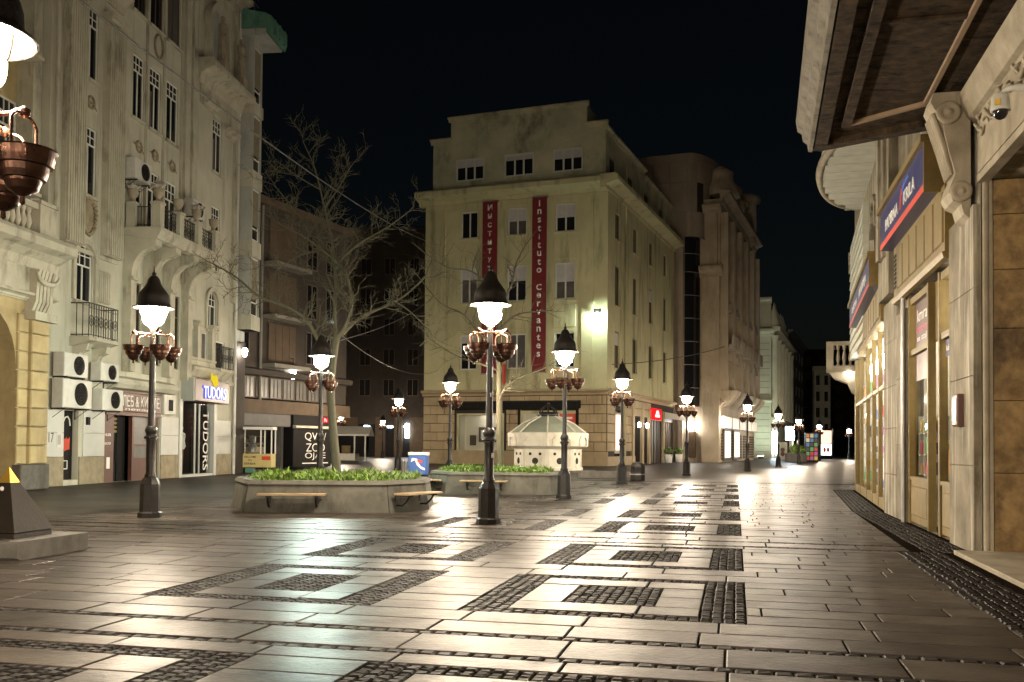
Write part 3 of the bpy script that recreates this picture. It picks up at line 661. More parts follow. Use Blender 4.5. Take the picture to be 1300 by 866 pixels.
# bakery
SHN = -.28
def shopfront(mb):
    mb.fbox(FL, -4.85, -4.0, SHN, -.1, 0, 2.7); mb.fbox(FL, -.75, -.25, SHN, -.1, 0, 3.7)
    mb.fbox(FL, -4.85, -.25, SHN, .06, 2.70, 3.72); mb.fbox(FL, -2.35, -.75, SHN, -.12, 0, .95); mb.fbox(FL, -2.45, -2.3, SHN, -.12, .0, 2.7)
    mb.fbox(FL, -4.0, -3.9, SHN, -.14, 0, 2.7); mb.fbox(FL, -2.3, -.75, SHN, -.15, 1.45, 1.53)
bk = thing('bakery_front', 'dark maroon bakery shopfront with pale letters below a rolled awning', 'shopfront', FL.w(-2.5, 0, 0))
part('surround', M['maroon_w'], bk, shopfront)
part('sign_panel', M['maroon_w'], bk, lambda mb: mb.cbox(FL, -4.3, -.4, .06, .12, 2.85, 3.65, .03))
text('ХЛЕБ & КИФЛЕ', FL, -2.35, .12, 3.3, .52, M['letter'], bk, 'sign_lettering', depth=.02, bold=.01, width=3.5)
text('пекара', FL, -2.2, .12, 2.95, .10, M['letter'], bk, 'sign_lettering', depth=.01, width=2.6)
part('door', M['black'], bk, lambda mb: (mb.fbox(FL, -3.9, -3.2, -.5, -.44, 0, 2.7), mb.fbox(FL, -3.1, -2.45, -.5, -.44, 0, 2.7), mb.tube([FL.w(-3.28, -.4, .8), FL.w(-3.28, -.4, 1.6)], .02, 5)))
part('display_window', M['curtain'], bk, lambda mb: mb.quad(FL.w(-2.3, -.22, .95), FL.w(-.75, -.22, .95), FL.w(-.75, -.22, 2.7), FL.w(-2.3, -.22, 2.7)))
part('price_sign', M['ochre'], bk, lambda mb: [mb.fbox(FL, -3.55, -3.15, -.43, -.42, 2.0+.17*k, 2.1+.17*k) for k in range(4)])
for k, (s, z) in enumerate(((-4.45, 1.9), (-4.45, 1.55))): text('HLEB' if k == 0 else 'NON STOP', FL, s, -.1, z, .10, M['letter'], bk, 'door_lettering', depth=.004, width=.5)
part('notice', M['letter'], bk, lambda mb: mb.fbox(FL, -4.5, -4.25, -.1, -.095, .55, 1.0))
part('awning_case', M['cream'], bk, lambda mb: mb.prof(FL, [(0, 3.72), (.35, 3.78), (.5, 3.95), (.42, 4.15), (0, 4.3)], -4.75, .55))
# clothes shop
td = thing('clothes_shop_front', 'lit clothes shop with maroon sign and white vertical letters on the glass', 'shopfront', FL.w(3.6, 0, 0))
part('frame', M['white_panel'], td, lambda mb: (mb.fbox(FL, 1.55, 1.85, -.3, .08, 0, 3.62), mb.fbox(FL, 5.35, 5.65, -.3, .08, 0, 3.62), mb.fbox(FL, 1.85, 5.35, -.3, .05, 0, .12), mb.fbox(FL, 3.55, 3.63, -.16, -.1, .12, 3.5), mb.fbox(FL, 4.05, 4.11, -.16, -.1, .12, 3.5)))
sgn = part('sign_box', M['maroon'], td, lambda mb: mb.cbox(FL, 1.9, 5.85, 0, .62, 3.55, 4.62, .03))
part('sign_side', M['grey_pl'], td, lambda mb: mb.fbox(FL, 1.78, 1.9, 0, .6, 3.55, 4.62))
text('TUDORS', FL, 4.05, .62, 4.02, .62, M['lit_blue'], sgn, 'letter_glow', depth=.02, bold=.035, width=2.75)
text('TUDORS', FL, 4.10, .645, 4.03, .58, M['lit_w'], sgn, 'sign_lettering', depth=.02, bold=.015, width=2.6)
part('crest', M['lit_yel'], sgn, lambda mb: (mb.extr(FL, [(3.85, 4.45), (4.05, 4.32), (4.3, 4.4), (4.42, 4.6), (4.3, 4.85), (4.05, 4.9), (3.85, 4.75)], .6, .66), mb.extr(FL, [(3.7, 4.6), (3.85, 4.5), (3.8, 4.9), (3.66, 5.0)], .6, .64)))
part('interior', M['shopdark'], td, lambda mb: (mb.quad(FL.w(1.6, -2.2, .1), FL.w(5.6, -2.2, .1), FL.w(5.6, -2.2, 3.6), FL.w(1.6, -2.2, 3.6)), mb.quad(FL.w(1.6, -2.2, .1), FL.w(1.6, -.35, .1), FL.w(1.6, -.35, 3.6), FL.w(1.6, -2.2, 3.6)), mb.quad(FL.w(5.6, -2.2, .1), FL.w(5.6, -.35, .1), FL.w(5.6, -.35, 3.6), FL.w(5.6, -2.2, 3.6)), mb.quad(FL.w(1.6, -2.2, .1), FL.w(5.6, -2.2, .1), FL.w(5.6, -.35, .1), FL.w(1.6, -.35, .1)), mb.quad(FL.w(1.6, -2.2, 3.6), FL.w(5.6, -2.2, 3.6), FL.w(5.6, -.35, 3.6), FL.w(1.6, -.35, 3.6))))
part('back_panel', M['shopdark'], td, lambda mb: mb.fbox(FL, 2.9, 5.5, -2.15, -2.0, .1, 3.2)); part('added_dark_backing', M['black'], td, lambda mb: mb.fbox(FL, 4.12, 5.34, -.62, -.55, .15, 3.45))  # black sheet added to keep the interior dark behind the letters
for s in (2.4, 3.4): part('ceiling_lamp', M['tube_w'], td, lambda mb: mb.fbox(FL, s-.12, s+.12, -1.1, -.9, 3.5, 3.56))
part('pane', M['glass_shop'], td, lambda mb: mb.quad(FL.w(1.85, -.13, .12), FL.w(5.35, -.13, .12), FL.w(5.35, -.13, 3.5), FL.w(1.85, -.13, 3.5)))
text('TUDORS', FL, 4.82, -.12, 1.72, .62, M['letter'], td, 'window_lettering', rot=-PI/2, depth=.004, bold=.012, width=2.9)
cols_ = [('navy', 'navy'), ('maroon', 'red'), ('shopdark', 'ochre')]
for k, (s, n, a, b, lb) in enumerate([(2.3, -.8, 'shopdark', 'black', 'shop mannequin in a dark coat beside the window frame'), (2.85, -1.1, 'ochre', 'red', 'shop mannequin in a red and ochre outfit'), (3.35, -.7, 'white_panel', 'maroon', 'shop mannequin in a white top and maroon trousers')]):
    o = thing('mannequin', lb, 'mannequin', FL.w(s, n, .12), 'mannequins in the clothes shop')
    mb = MB(); c = FL.w(s, n, 1.3); mb.lathe(c, [(.17, 0), (.2, .1), (.16, .32), (.22, .62), (.20, .75), (.07, .82), (.06, .88), (.09, .95), (.1, 1.03), (.06, 1.12), (0, 1.14)], 12, sy=.7); 
    for q in (-1, 1): mb.tube([c+FL.d*.2*q+Vector((0, 0, .72)), c+FL.d*.28*q+Vector((0, 0, .4)), c+FL.d*.25*q+FL.n*.1+Vector((0, 0, .1))], [.07, .06, .045], 7)
    mb.build('torso', M[a], o)
    for q in (-1, 1):
        mb = MB(); mb.tube([c+FL.d*.09*q+Vector((0, 0, .04)), c+FL.d*.11*q+Vector((0, 0, -.55)), c+FL.d*.12*q+Vector((0, 0, -1.12))], [.10, .08, .06], 8); mb.build('leg', M[b], o)
o = thing('display_table', 'low display table with folded clothes behind the shop glass', 'table', FL.w(2.6, -1.4, .12))
part('top', M['white_panel'], o, lambda mb: mb.fbox(FL, 1.9, 3.3, -1.9, -1.4, .75, .8))
for s in (2.0, 3.2): part('leg', M['black'], o, lambda mb: mb.fbox(FL, s-.04, s+.04, -1.68, -1.6, .12, .75))
for k in range(4): part('folded_shirt', M[['red', 'navy', 'white_panel', 'ochre'][k]], o, lambda mb: mb.cbox(FL, 1.95+.33*k, 2.22+.33*k, -1.8, -1.45, .8, .98, .02))

# ------------------------------------------------------------------ rusticated stone building at the left edge
B0 = thing('stone_building', 'yellow rusticated stone building with a balustrade terrace at the left edge', 'building', FL.w(-14, .5, 0))
PN = .55
sR = FL.px(54, 500, PN)[0]; sL = FL.px(25, 500, PN)[0]
def q0(name, mt, fn): return part(name, M[mt], B0, fn)
aH = (sL-3.6, sL-.25, 0.0, 5.9)
mb = MB(); mb.wall(FL, -26, sR, 0, 6.4, [aH], .8, PN); spandrel(mb, FL, aH[0], aH[1], 4.1, 5.9, PN-.8, PN)
mb.quad(FL.w(sR, PN, 0), FL.w(sR, -.5, 0), FL.w(sR, -.5, 8.4), FL.w(sR, PN, 8.4))
mb.wall(FL, -26, -8.96, 6.4, 27, [], .1, -.9); mb.quad(FL.w(-26, -.9, 8.45), FL.w(-8.96, -.9, 8.45), FL.w(-8.96, PN, 8.45), FL.w(-26, PN, 8.45))
mb.build('wall', M['yellow_st'], B0)
q0('grille_door', 'iron', lambda mb: (mb.fbox(FL, aH[0], aH[1], PN-.75, PN-.7, 0, 5.9), [mb.tube([FL.w(aH[1]-.12-.22*i, PN-.62, .1), FL.w(aH[1]-.12-.22*i, PN-.62, 5.6)], .022, 5) for i in range(15)], [mb.tube([FL.w(aH[0], PN-.6, z), FL.w(aH[1], PN-.6, z)], .025, 5) for z in (.9, 2.1, 3.3, 4.3)], [mb.tube([FL.w(aH[1]-.3-.44*i+.2*math.cos(PI*k/5), PN-.6, z+.5+.3*math.sin(PI*k/5)) for k in range(11)], .02, 4) for i in range(5) for z in (1.1, 2.3, 3.4)]))
zs = [0.85+.62*k for k in range(9)]
for k in range(8):
    z0, z1 = zs[k]+.012, zs[k+1]-.012
    q0('stone_block', 'yellow_st', lambda mb: mb.cbox(FL, sL-.05+.35, sR, PN-.02, PN+.22, z0, z1, .035))
    q0('stone_block', 'yellow_st', lambda mb: mb.cbox(FL, sL-.25, sL+.29, PN-.02, PN+.10, z0, z1, .03))
q0('plinth', 'granite', lambda mb: (mb.cbox(FL, sL-.3, sR+.03, PN-.02, PN+.30, 0, .84, .03)))
def ent(mb):
    cornice(mb, FL, -26, sR+.55, 7.35, 1.05, .95, PN-.1); mb.fbox(FL, -26, sR+.25, -.3, PN+.15, 6.3, 7.36); cornice(mb, FL, -26, sR+.3, 6.25, .28, .35, PN)
q0('entablature', 'cream_dk', ent)
q0('fluted_panel', 'cream_dk', lambda mb: fluted(mb, FL, sR-.95, sR+.2, 6.42, 7.3, PN+.1, PN+.24, 8))
def console(mb):
    for i in range(5):
        s = sL+.25+.2*i; mb.prof(FL, [(PN, 5.9), (PN+.25, 5.95), (PN+.38, 6.25), (PN+.42, 7.0), (PN+.5, 7.3), (PN, 7.3)], s-.075, s+.075)
    mb.fbox(FL, sL, sR+.05, PN-.02, PN+.5, 5.62, 5.9)
q0('console', 'cream_dk', console)
sw = MB(); c0 = sL+.65
sw.tube([FL.w(c0+.62*math.cos(PI+PI*i/12), PN+.52, 7.2+.34*math.sin(PI+PI*i/12)) for i in range(13)], [.03, .05, .06, .075, .085, .09, .095, .09, .085, .075, .06, .05, .03], 7)
sw.build('garland', M['cream_dk'], B0)
# balustrade
q0('rail', 'cream_dk', lambda mb: (mb.fbox(FL, -26, sR-1.0, PN-.05, PN+.35, 9.32, 9.52), mb.fbox(FL, -26, sR-1.0, PN-.02, PN+.3, 8.4, 8.52)))
q0('pedestal', 'cream_dk', lambda mb: (mb.fbox(FL, sR-1.0, sR-.05, PN-.1, PN+.42, 8.4, 9.5), mb.fbox(FL, sR-1.05, sR+.0, PN-.15, PN+.48, 9.5, 9.62)))
BAL = MB(); BAL.lathe((0, 0, 0), [(.09, 0), (.09, .06), (.05, .10), (.11, .30), (.105, .38), (.05, .62), (.085, .70), (.085, .80)], 10); BALm = BAL.mesh('baluster'); BALm.materials.append(M['cream_dk'])
for i in range(12): link('baluster', BALm, None, B0, M=Matrix.Translation(FL.w(sR-1.22-.29*i, PN+.14, 8.52)))
for s0, s1 in ((-10.6, -9.6), (-13.6, -12.6)):
    window(B0, FL, s0, s1, 10.2, 13.4, -.86, 2, .7, 2); window(B0, FL, s0, s1, 15, 17.8, -.86, 2, .7, 2)
q0('pilaster', 'cream_dk', lambda mb: (mb.fbox(FL, -9.5, -9.0, -.9, -.3, 8.45, 26), mb.tube([FL.w(-8.75, .15, 8.6), FL.w(-8.75, .15, 26)], .07, 8)))
# ------------------------------------------------------------------ narrow grey building with bay windows
M['brown_blind'] = mat('tan_blind', (.24, .21, .14), .8, (.18, .155, .10), 3)
B3 = thing('bay_window_building', 'narrow grey building with a stacked bay and a green copper eave', 'building', FL.w(9, 0, 0))
def b3(name, mt, fn, par=None): return part(name, M[mt], par or B3, fn)
NB = .8; s3a, s3b = 8.04, FL.px(330, 300, NB)[0]
zz = lambda y, x=324: FL.px(x, y, NB)[1]
rows = [(zz(130), zz(58)), (zz(218), zz(146)), (zz(306), zz(240)), (zz(402), zz(328))]
zb, zt = zz(420), zz(48)
mb = MB(); mb.wall(FL, s3a, s3b, zb, zt, [(s3a+.08, s3b-.06, a, b) for a, b in rows], .15, NB)
mb.quad(FL.w(s3a, 0, zb), FL.w(s3a, NB, zb), FL.w(s3a, NB, zt), FL.w(s3a, 0, zt)); mb.quad(FL.w(s3b, NB, zb), FL.w(s3b, 0, zb), FL.w(s3b, 0, zt), FL.w(s3b, NB, zt)); mb.quad(FL.w(s3a, 0, zb), FL.w(s3b, 0, zb), FL.w(s3b, NB, zb), FL.w(s3a, NB, zb))
b3('wall', 'grey_pl', lambda q: (q.fbox(FL, 8.02, 9.3, -12, -.01, 0, zt)))
mb.build('bay', M['grey_pl'], B3)
for a, b in rows: window(B3, FL, s3a+.08, s3b-.06, a, b, NB-.08, 1, .22, 0, gm='glass_d', blind=.72, sill=False, t=.08, bmt='brown_blind')
for y0, y1 in ((130, 145), (218, 239), (307, 327), (402, 420)):
    b3('band', 'cream', lambda q: q.fbox(FL, s3a-.04, s3b+.05, -.01, NB+.06, zz(y1), zz(y0)))
ev = b3('eave', 'grey_pl', lambda q: q.fbox(FL, s3a-.3, s3b+.9, -.1, NB+.75, zt, zt+.35))
b3('eave_gutter', 'verdigris', lambda q: (q.prof(FL, [(NB+.74, zt+.1), (NB+.9, zt+.05), (NB+1.0, zt+.35), (NB+1.0, zt+1.0), (NB+.7, zt+1.15), (-.1, zt+1.5), (-.1, zt+.36), (NB+.74, zt+.36)], s3a-.35, s3b+1.0), [q.fbox(FL, s3a+.2+.75*k, s3a+.3+.75*k, NB+.9, NB+1.06, zt+.2, zt+1.0) for k in range(3)]))
b3('ground_floor', 'dark_wall', lambda q: (q.fbox(FL, 8.03, 9.3, -.005, .06, 0, zb-.6)))
sz_ = FL.px(304, 446, .25)
b3('wall_lamp', 'iron', lambda q: (q.tube([FL.w(8.5, .05, sz_[1]+.5), FL.w(8.5, .3, sz_[1]+.55), FL.w(8.5, .34, sz_[1]+.2)], .025, 6))); b3('wall_lamp_globe', 'tube_w', lambda q: q.lathe(FL.w(8.5, .34, sz_[1]), [(0, -.25), (.1, -.2), (.16, .05), (.1, .2), (0, .22)], 10))
b3('antenna', 'wire', lambda q: (q.tube([FL.w(10.5, -.2, zt+.4), FL.w(10.5, -.2, zt+4.2)], .03, 4), [q.tube([FL.w(10.5-.6, -.2, zt+3+.4*k), FL.w(10.5+.6, -.2, zt+3+.4*k)], .02, 4) for k in range(3)]))

M['fascia_grey'] = mat('grey_fascia', (.13, .12, .115), .6, (.10, .095, .09), 2, spec=.2)
# ------------------------------------------------------------------ dark building behind the tree
FD = Frame((-15.3, 57), 22.0)
BD = thing('dark_balcony_building', 'dark building behind the bare tree with brown panels and a shop below', 'building', FD.w(3, 0, 0))
def bd(name, mt, fn, par=None): return part(name, M[mt], par or BD, fn)
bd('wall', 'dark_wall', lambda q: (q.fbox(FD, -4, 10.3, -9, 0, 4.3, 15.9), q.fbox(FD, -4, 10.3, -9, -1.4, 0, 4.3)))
bd('parapet', 'brown_panel', lambda q: q.prof(FD, [(-.2, 15.9), (.35, 15.9), (.5, 16.1), (.5, 16.3), (-.2, 16.5)], -4, 10.4))
for k, (z0, z1) in enumerate(((12.75, 15.2), (9.55, 12.0), (6.6, 8.9))):
    bd('balcony_slab', 'far_grey', lambda q: q.fbox(FD, .9, 4.7, 0, .9, z0-.42, z0-.2))
    for j in range(4): bd('brown_panel', 'brown_panel', lambda q: q.cbox(FD, 1.35+.7*j, 2.03+.7*j, .0, .12, z0, z1, .02))
    for s0 in (-1.6, 5.4, 7.6): window(BD, FD, s0, s0+1.2, z0+.1, z1-.1, .05, 2, None, fm='frame_d', sill=False)
bd('drainpipe', 'far_grey', lambda q: q.tube([FD.w(.55, .12, 4), FD.w(.55, .12, 15.8)], .10, 8))
for k in range(8): window(BD, FD, -2.4+1.35*k, -1.2+1.35*k, 4.35, 5.55, .06, 3, None, fm='frame_d', gm='curtain', sill=False, t=.05)
bd('ledge', 'dark_wall', lambda q: q.prof(FD, [(0, 5.6), (.5, 5.65), (.55, 5.95), (0, 6.1)], -3.5, 10.3))
bd('fascia', 'brown_panel', lambda q: (q.fbox(FD, -3.5, 10.3, -.1, .35, 3.45, 4.2), q.fbox(FD, -3.5, 10.3, .30, .40, 3.40, 3.48)))
bd('shop_fascia', 'fascia_grey', lambda q: q.cbox(FD, -3.0, 3.05, -.4, .6, 2.62, 3.38, .04))
bd('shop_post', 'steel', lambda q: q.fbox(FD, 2.75, 3.0, -.3, .1, 0, 2.62))
bd('shop_post', 'steel', lambda q: q.fbox(FD, -3.0, -2.7, -.3, .1, 0, 2.62))
bd('shop_shelf', 'ochre', lambda q: [q.fbox(FD, 1.0, 2.6, -1.35, -.95, z, z+.06) for z in (.5, 1.0, 1.5, 2.0)])
bd('crate_row', 'wood', lambda q: [q.cbox(FD, 1.05+.52*k, 1.5+.52*k, -1.3, -.9, 1.06, 1.4, .02) for k in range(3)])
bd('wall_lamp_glow', 'tube_w', lambda q: q.lathe(FD.w(3.55, .35, 6.0), [(.0, -.4), (.1, -.36), (.2, .1), (.16, .2), (0, .22)], 10))
bd('wall_lamp_arm', 'iron', lambda q: (q.tube([FD.w(3.55, .0, 6.9), FD.w(3.55, .35, 6.9), FD.w(3.55, .35, 6.2)], .03, 6), q.tube([FD.w(2.8, .35, 6.3), FD.w(3.55, .4, 6.15), FD.w(4.3, .35, 6.3)], .05, 6)))
# black kiosk front with a painted slogan and neon sign
BK = thing('black_kiosk', 'black shop box with white hand lettering and a small red neon sign', 'kiosk', FD.w(5, .6, 0))
part('box', M['black'], BK, lambda q: q.cbox(FD, 3.1, 7.3, -.3, .75, .15, 3.4, .03))
part('ledge', M['cream'], BK, lambda q: q.prof(FD, [(.74, 2.55), (1.0, 2.6), (1.0, 2.72), (.74, 2.76)], 3.05, 7.35))
for body, z, h, wd_ in (('QVC/', 2.05, .56, 2.4), ('ZCO', 1.38, .52, 2.1), ('OJAE', .82, .48, 2.3)): text(body, FD, 5.55, .75, z, h, M['letter'], BK, 'painted_lettering', depth=.006, width=wd_, bold=-.004)
part('stripe', M['letter'], BK, lambda q: q.fbox(FD, 4.1, 7.0, .75, .756, .36, .42))
ns = part('neon_sign', M['lit_red'], BK, lambda q: q.cbox(FD, 5.9, 6.9, .8, .92, 2.98, 3.32, .04))
text('Pe', FD, 6.4, .925, 3.15, .24, M['lit_w'], ns, 'neon_lettering', depth=.006, bold=.01)

# ------------------------------------------------------------------ building closing the side street
FE = Frame(at(425, 566, 128), 96)
BE = thing('side_street_building', 'dark tall building closing the side street with three lit doorways', 'building', FE.w(6, 0, 0))
def be(name, mt, fn, par=None): return part(name, M[mt], par or BE, fn)
ds = [(FE.px(a, 560)[0], FE.px(b, 560)[0]) for a, b in ((454, 476), (489, 500), (511, 520))]
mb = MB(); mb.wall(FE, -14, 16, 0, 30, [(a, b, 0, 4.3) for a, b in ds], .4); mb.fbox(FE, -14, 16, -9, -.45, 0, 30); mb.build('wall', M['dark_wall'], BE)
be('pale_base', 'brown_panel', lambda q: [q.fbox(FE, a, b, -.02, .1, 0, 5.2) for a, b in zip([-2]+[d[1]+.05 for d in ds], [d[0]-.05 for d in ds]+[16])])
for a, b in ds:
    d_ = be('door', 'black', lambda q: q.fbox(FE, a, b, -.4, -.3, 0, 4.3))
    part('lintel_lamp', M['tube_b'], d_, lambda q: q.fbox(FE, (a+b)/2-.35, (a+b)/2+.35, -.28, -.2, 3.85, 4.1))
for z in (8, 12, 16, 20, 24):
    for s in (0, 3.2, 6.4, 9.6, 12.8): window(BE, FE, s, s+1.5, z, z+2.2, .04, 2, fm='frame_d', sill=False)
be('light_box', 'tube_b', lambda q: q.cbox(FE, FE.px(515, 548)[0], FE.px(519.5, 548)[0], .05, .3, FE.px(517, 556)[1], FE.px(517, 538)[1], .05))
be('cornice', 'dark_wall', lambda q: cornice(q, FE, -14, 16, 29, 1.2, .8))

# ------------------------------------------------------------------ the institute at the street corner
CC = gnd(770, 592); FS = Frame(CC, 21.121); FF = Frame(CC, 111.121)
BC = thing('institute_building', 'pale yellow corner building with two long red vertical banners', 'building', CC)
def bc(name, mt, fn, par=None): return part(name, M[mt], par or BC, fn)
SW, SE_ = -16.6, 26.4
fw = []
for s0, s1 in ((-13.2, -11.6), (-8.85, -7.1), (-4.55, -2.8)): fw += [(s0, s1, 19.5, 21.85), (s0, s1, 13.85, 16.9), (s0, s1, 8.1, 11.1)]
swn = []
for s0 in (2.3, 8.45, 14.8, 21.2): swn += [(s0, s0+1.7, 19.1, 21.4), (s0, s0+1.7, 13.5, 16.9), (s0, s0+1.7, 8.2, 11.35)]
mb = MB(); mb.wall(FF, SW, 0, 6.0, 23.0, fw, .3); mb.wall(FS, 0, SE_, 6.0, 23.0, swn, .3)
mb.quad(FF.w(SW, -20, 0), FF.w(SW, 0, 0), FF.w(SW, 0, 23), FF.w(SW, -20, 23)); mb.quad(FS.w(SE_, 0, 0), FS.w(SE_, -14, 0), FS.w(SE_, -14, 23), FS.w(SE_, 0, 23))
mb.build('wall', M['inst'], BC)
for i, (s0, s1, z0, z1) in enumerate(fw):
    r_, c_ = i % 3, i//3; window(BC, FF, s0, s1, z0, z1, -.16, 2, sm='inst', blind=[[0, .3, .2], [.48, .42, 0], [.48, .52, .0]][c_][r_], gm='curtain' if (r_+c_) % 2 else 'glass_d', t=.12)
for i, (s0, s1, z0, z1) in enumerate(swn): window(BC, FS, s0, s1, z0, z1, -.16, 2, sm='inst', fm='frame_d', t=.1, blind=.35 if i % 5 == 2 else 0)
# attic storey with its raised middle
AT = -.35
aw = [(-13.9, -11.2, 24.65, 26.6), (-9.35, -6.65, 24.65, 26.6), (-4.95, -2.3, 24.65, 26.6)]; asw = [(s0, s0+1.9, 24.2, 25.95) for s0 in (1.6, 7.7, 14.0, 20.4)]
mb = MB(); mb.wall(FF, SW+.5, -.3, 23.6, 28.2, aw, .25, AT); mb.wall(FS, .3, SE_-.3, 23.6, 27.7, asw, .25, AT)
mb.fbox(FF, -14.4, -1.95, -3, AT-.004, 28.0, 30.0); mb.quad(FF.w(SW+.5, AT, 23.6), FF.w(SW+.5, -14, 23.6), FF.w(SW+.5, -14, 28.2), FF.w(SW+.5, AT, 28.2)); mb.fbox(FF, SW+.6, -.4, -14, AT-.3, 27.4, 27.7); mb.fbox(FS, .4, SE_-.4, -13, AT-.3, 27.4, 27.69)
mb.build('attic', M['inst_top'], BC)
for i, (s0, s1, z0, z1) in enumerate(aw): window(BC, FF, s0, s1, z0, z1, AT-.1, 3, sill=False, blind=[.36, .24, .42][i], t=.14)
for s0, s1, z0, z1 in asw: window(BC, FS, s0, s1, z0, z1, AT-.1, 2, sill=False, fm='frame_d', t=.1)
for s0, s1, z_, hh in ((SW+.3, -14.3, 28.1, .45), (-2.05, -.1, 28.1, .45), (-14.6, -1.75, 29.95, .4)): bc('attic_coping', 'inst_top', lambda q: cornice(q, FF, s0, s1, z_, hh, .35, AT))
bc('attic_coping', 'inst_top', lambda q: cornice(q, FS, .1, 14.0, 27.65, .45, .35, AT)); bc('attic_coping', 'inst_top', lambda q: cornice(q, FS, 14.0, SE_, 27.2, .4, .3, AT))
bc('main_cornice', 'inst', lambda q: q.prof(FF, [(-.4, 22.6), (.1, 22.6), (.15, 22.9), (1.0, 23.15), (1.1, 23.2), (1.1, 23.6), (.9, 23.75), (-.4, 23.75)], SW-.6, .0))
bc('main_cornice', 'inst', lambda q: q.prof(FS, [(-.4, 22.6), (.1, 22.6), (.15, 22.9), (1.0, 23.15), (1.1, 23.2), (1.1, 23.6), (.9, 23.75), (-.4, 23.75)], -1.1, SE_+.3))
for k in range(7): bc('frieze_panel', 'inst', lambda q: q.cbox(FF, SW+.5+2.3*k, SW+2.65+2.3*k, -.02, .05, 22.0, 22.55, .02))
for s0 in (-15.3, -10.9, -6.5, -2.1): bc('pilaster', 'inst', lambda q: q.fbox(FF, s0-.55 if s0 < -3 else s0-.1, s0+.65 if s0 < -3 else s0+.9, -.02, .13, 6.3, 22.0))
for s0 in (-13.3, -8.95, -4.65):
    for z0, z1 in ((17.2, 19.0), (11.5, 13.4)): bc('spandrel_panel', 'inst', lambda q: q.cbox(FF, s0, s0+1.95, -.02, .06, z0, z1, .03))
bc('drainpipe', 'inst', lambda q: (q.tube([FS.w(5.6, .1, 0), FS.w(5.6, .1, 26)], .09, 6))); bc('drainpipe', 'inst', lambda q: q.tube([FF.w(-14.6, .2, 12), FF.w(-14.6, .2, 22)], .08, 6))
bc('string_course', 'inst_st', lambda q: cornice(q, FF, SW-.1, .2, 5.85, .5, .45)); bc('string_course', 'inst_st', lambda q: cornice(q, FS, -.2, SE_, 5.85, .5, .45))
# ground floor
shop = (-13.4, -9.0, 1.05, 4.35); sideh = [(2.4, 5.2, .8, 4.7), (9.3, 11.3, .1, 4.3), (12.6, 14.2, .1, 4.3), (15.6, 20.4, 0, 4.9), (21.6, 25.6, 0, 4.9)]
mb = MB(); mb.wall(FF, SW, 0, 0, 6.0, [shop], .4); mb.wall(FS, 0, SE_, 0, 6.0, sideh, .5); mb.build('ground_floor_wall', M['joint'], BC)
def block_course(F, s0, s1, z0, z1, hs, n1=.09, bw=1.35, rows_=6):
    h = (z1-z0)/rows_
    for r_ in range(rows_):
        a = s0-(.0 if r_ % 2 else bw/2)
        while a < s1-.05:
            p, q_ = max(a, s0), min(a+bw, s1); za, zb_ = z0+r_*h, z0+(r_+1)*h; segs = [(p, q_)]
            for hs0, hs1, hz0, hz1 in hs:
                if zb_ > hz0+.05 and za < hz1-.05: segs = [x for u_, v_ in segs for x in ((u_, min(v_, hs0)), (max(u_, hs1), v_)) if x[1]-x[0] > .08]
            for u_, v_ in segs: bc('stone_block', 'inst_st', lambda q: q.cbox(F, u_+.02, v_-.02, -.01, n1, za+.02, zb_-.02, .03))
            a += bw
block_course(FF, SW, -.02, 1.2, 5.8, [(shop[0]-.2, shop[1]+.2, 0, 4.6), (-7.4, -2.4, 0, 4.6)]); block_course(FS, .02, 9.2, 1.2, 5.8, sideh); block_course(FS, 9.2, 15.5, 4.4, 5.8, sideh, rows_=2)
bc('plinth', 'inst_st', lambda q: q.fbox(FF, SW, 0.12, -.01, .14, 0, 1.18)); bc('plinth', 'inst_st', lambda q: q.fbox(FS, -.0, 9.2, -.01, .14, 0, .78))
for s in (8.3, 11.9, 14.7, 21.0): bc('doorway_pilaster', 'inst_st', lambda q: q.cbox(FS, s-.35, s+.35, -.01, .22, 0, 5.2, .04))
sh = bc('shop_window', 'shopwall', lambda q: (q.quad(FF.w(shop[0], -1.8, 1.05), FF.w(shop[1], -1.8, 1.05), FF.w(shop[1], -1.8, 4.35), FF.w(shop[0], -1.8, 4.35)), q.quad(FF.w(shop[0], -1.8, 1.05), FF.w(shop[0], -.4, 1.05), FF.w(shop[0], -.4, 4.35), FF.w(shop[0], -1.8, 4.35)), q.quad(FF.w(shop[1], -1.8, 1.05), FF.w(shop[1], -.4, 1.05), FF.w(shop[1], -.4, 4.35), FF.w(shop[1], -1.8, 4.35)), q.quad(FF.w(shop[0], -1.8, 1.05), FF.w(shop[1], -1.8, 1.05), FF.w(shop[1], -.4, 1.05), FF.w(shop[0], -.4, 1.05))))
part('frame', M['inst'], sh, lambda q: (q.fbox(FF, shop[0], shop[0]+.18, -.3, .02, 1.05, 4.35), q.fbox(FF, shop[1]-.18, shop[1], -.3, .02, 1.05, 4.35), q.fbox(FF, shop[0]+.18, shop[1]-.18, -.3, .02, 4.2, 4.35), q.fbox(FF, shop[0]+.18, shop[1]-.18, -.3, .02, 1.05, 1.2)))
part('pane', M['glass_shop'], sh, lambda q: q.quad(FF.w(shop[0], -.2, 1.05), FF.w(shop[1], -.2, 1.05), FF.w(shop[1], -.2, 4.35), FF.w(shop[0], -.2, 4.35)))
for k, (s, z, w_, h_) in enumerate(((-12.6, 1.6, .6, .9), (-11.6, 1.9, .9, 1.3), (-10.4, 1.9, .9, 1.3), (-9.5, 1.9, .5, 1.2))): part('framed_picture', M['frame_d'], sh, lambda q: (q.fbox(FF, s-w_/2, s+w_/2, -1.75, -1.7, z, z+h_)))
for k, s in enumerate((-11.6, -10.4)): part('picture_mat', M['shutter'], sh, lambda q: q.fbox(FF, s-.25, s+.25, -1.7, -1.69, 2.15, 2.95))
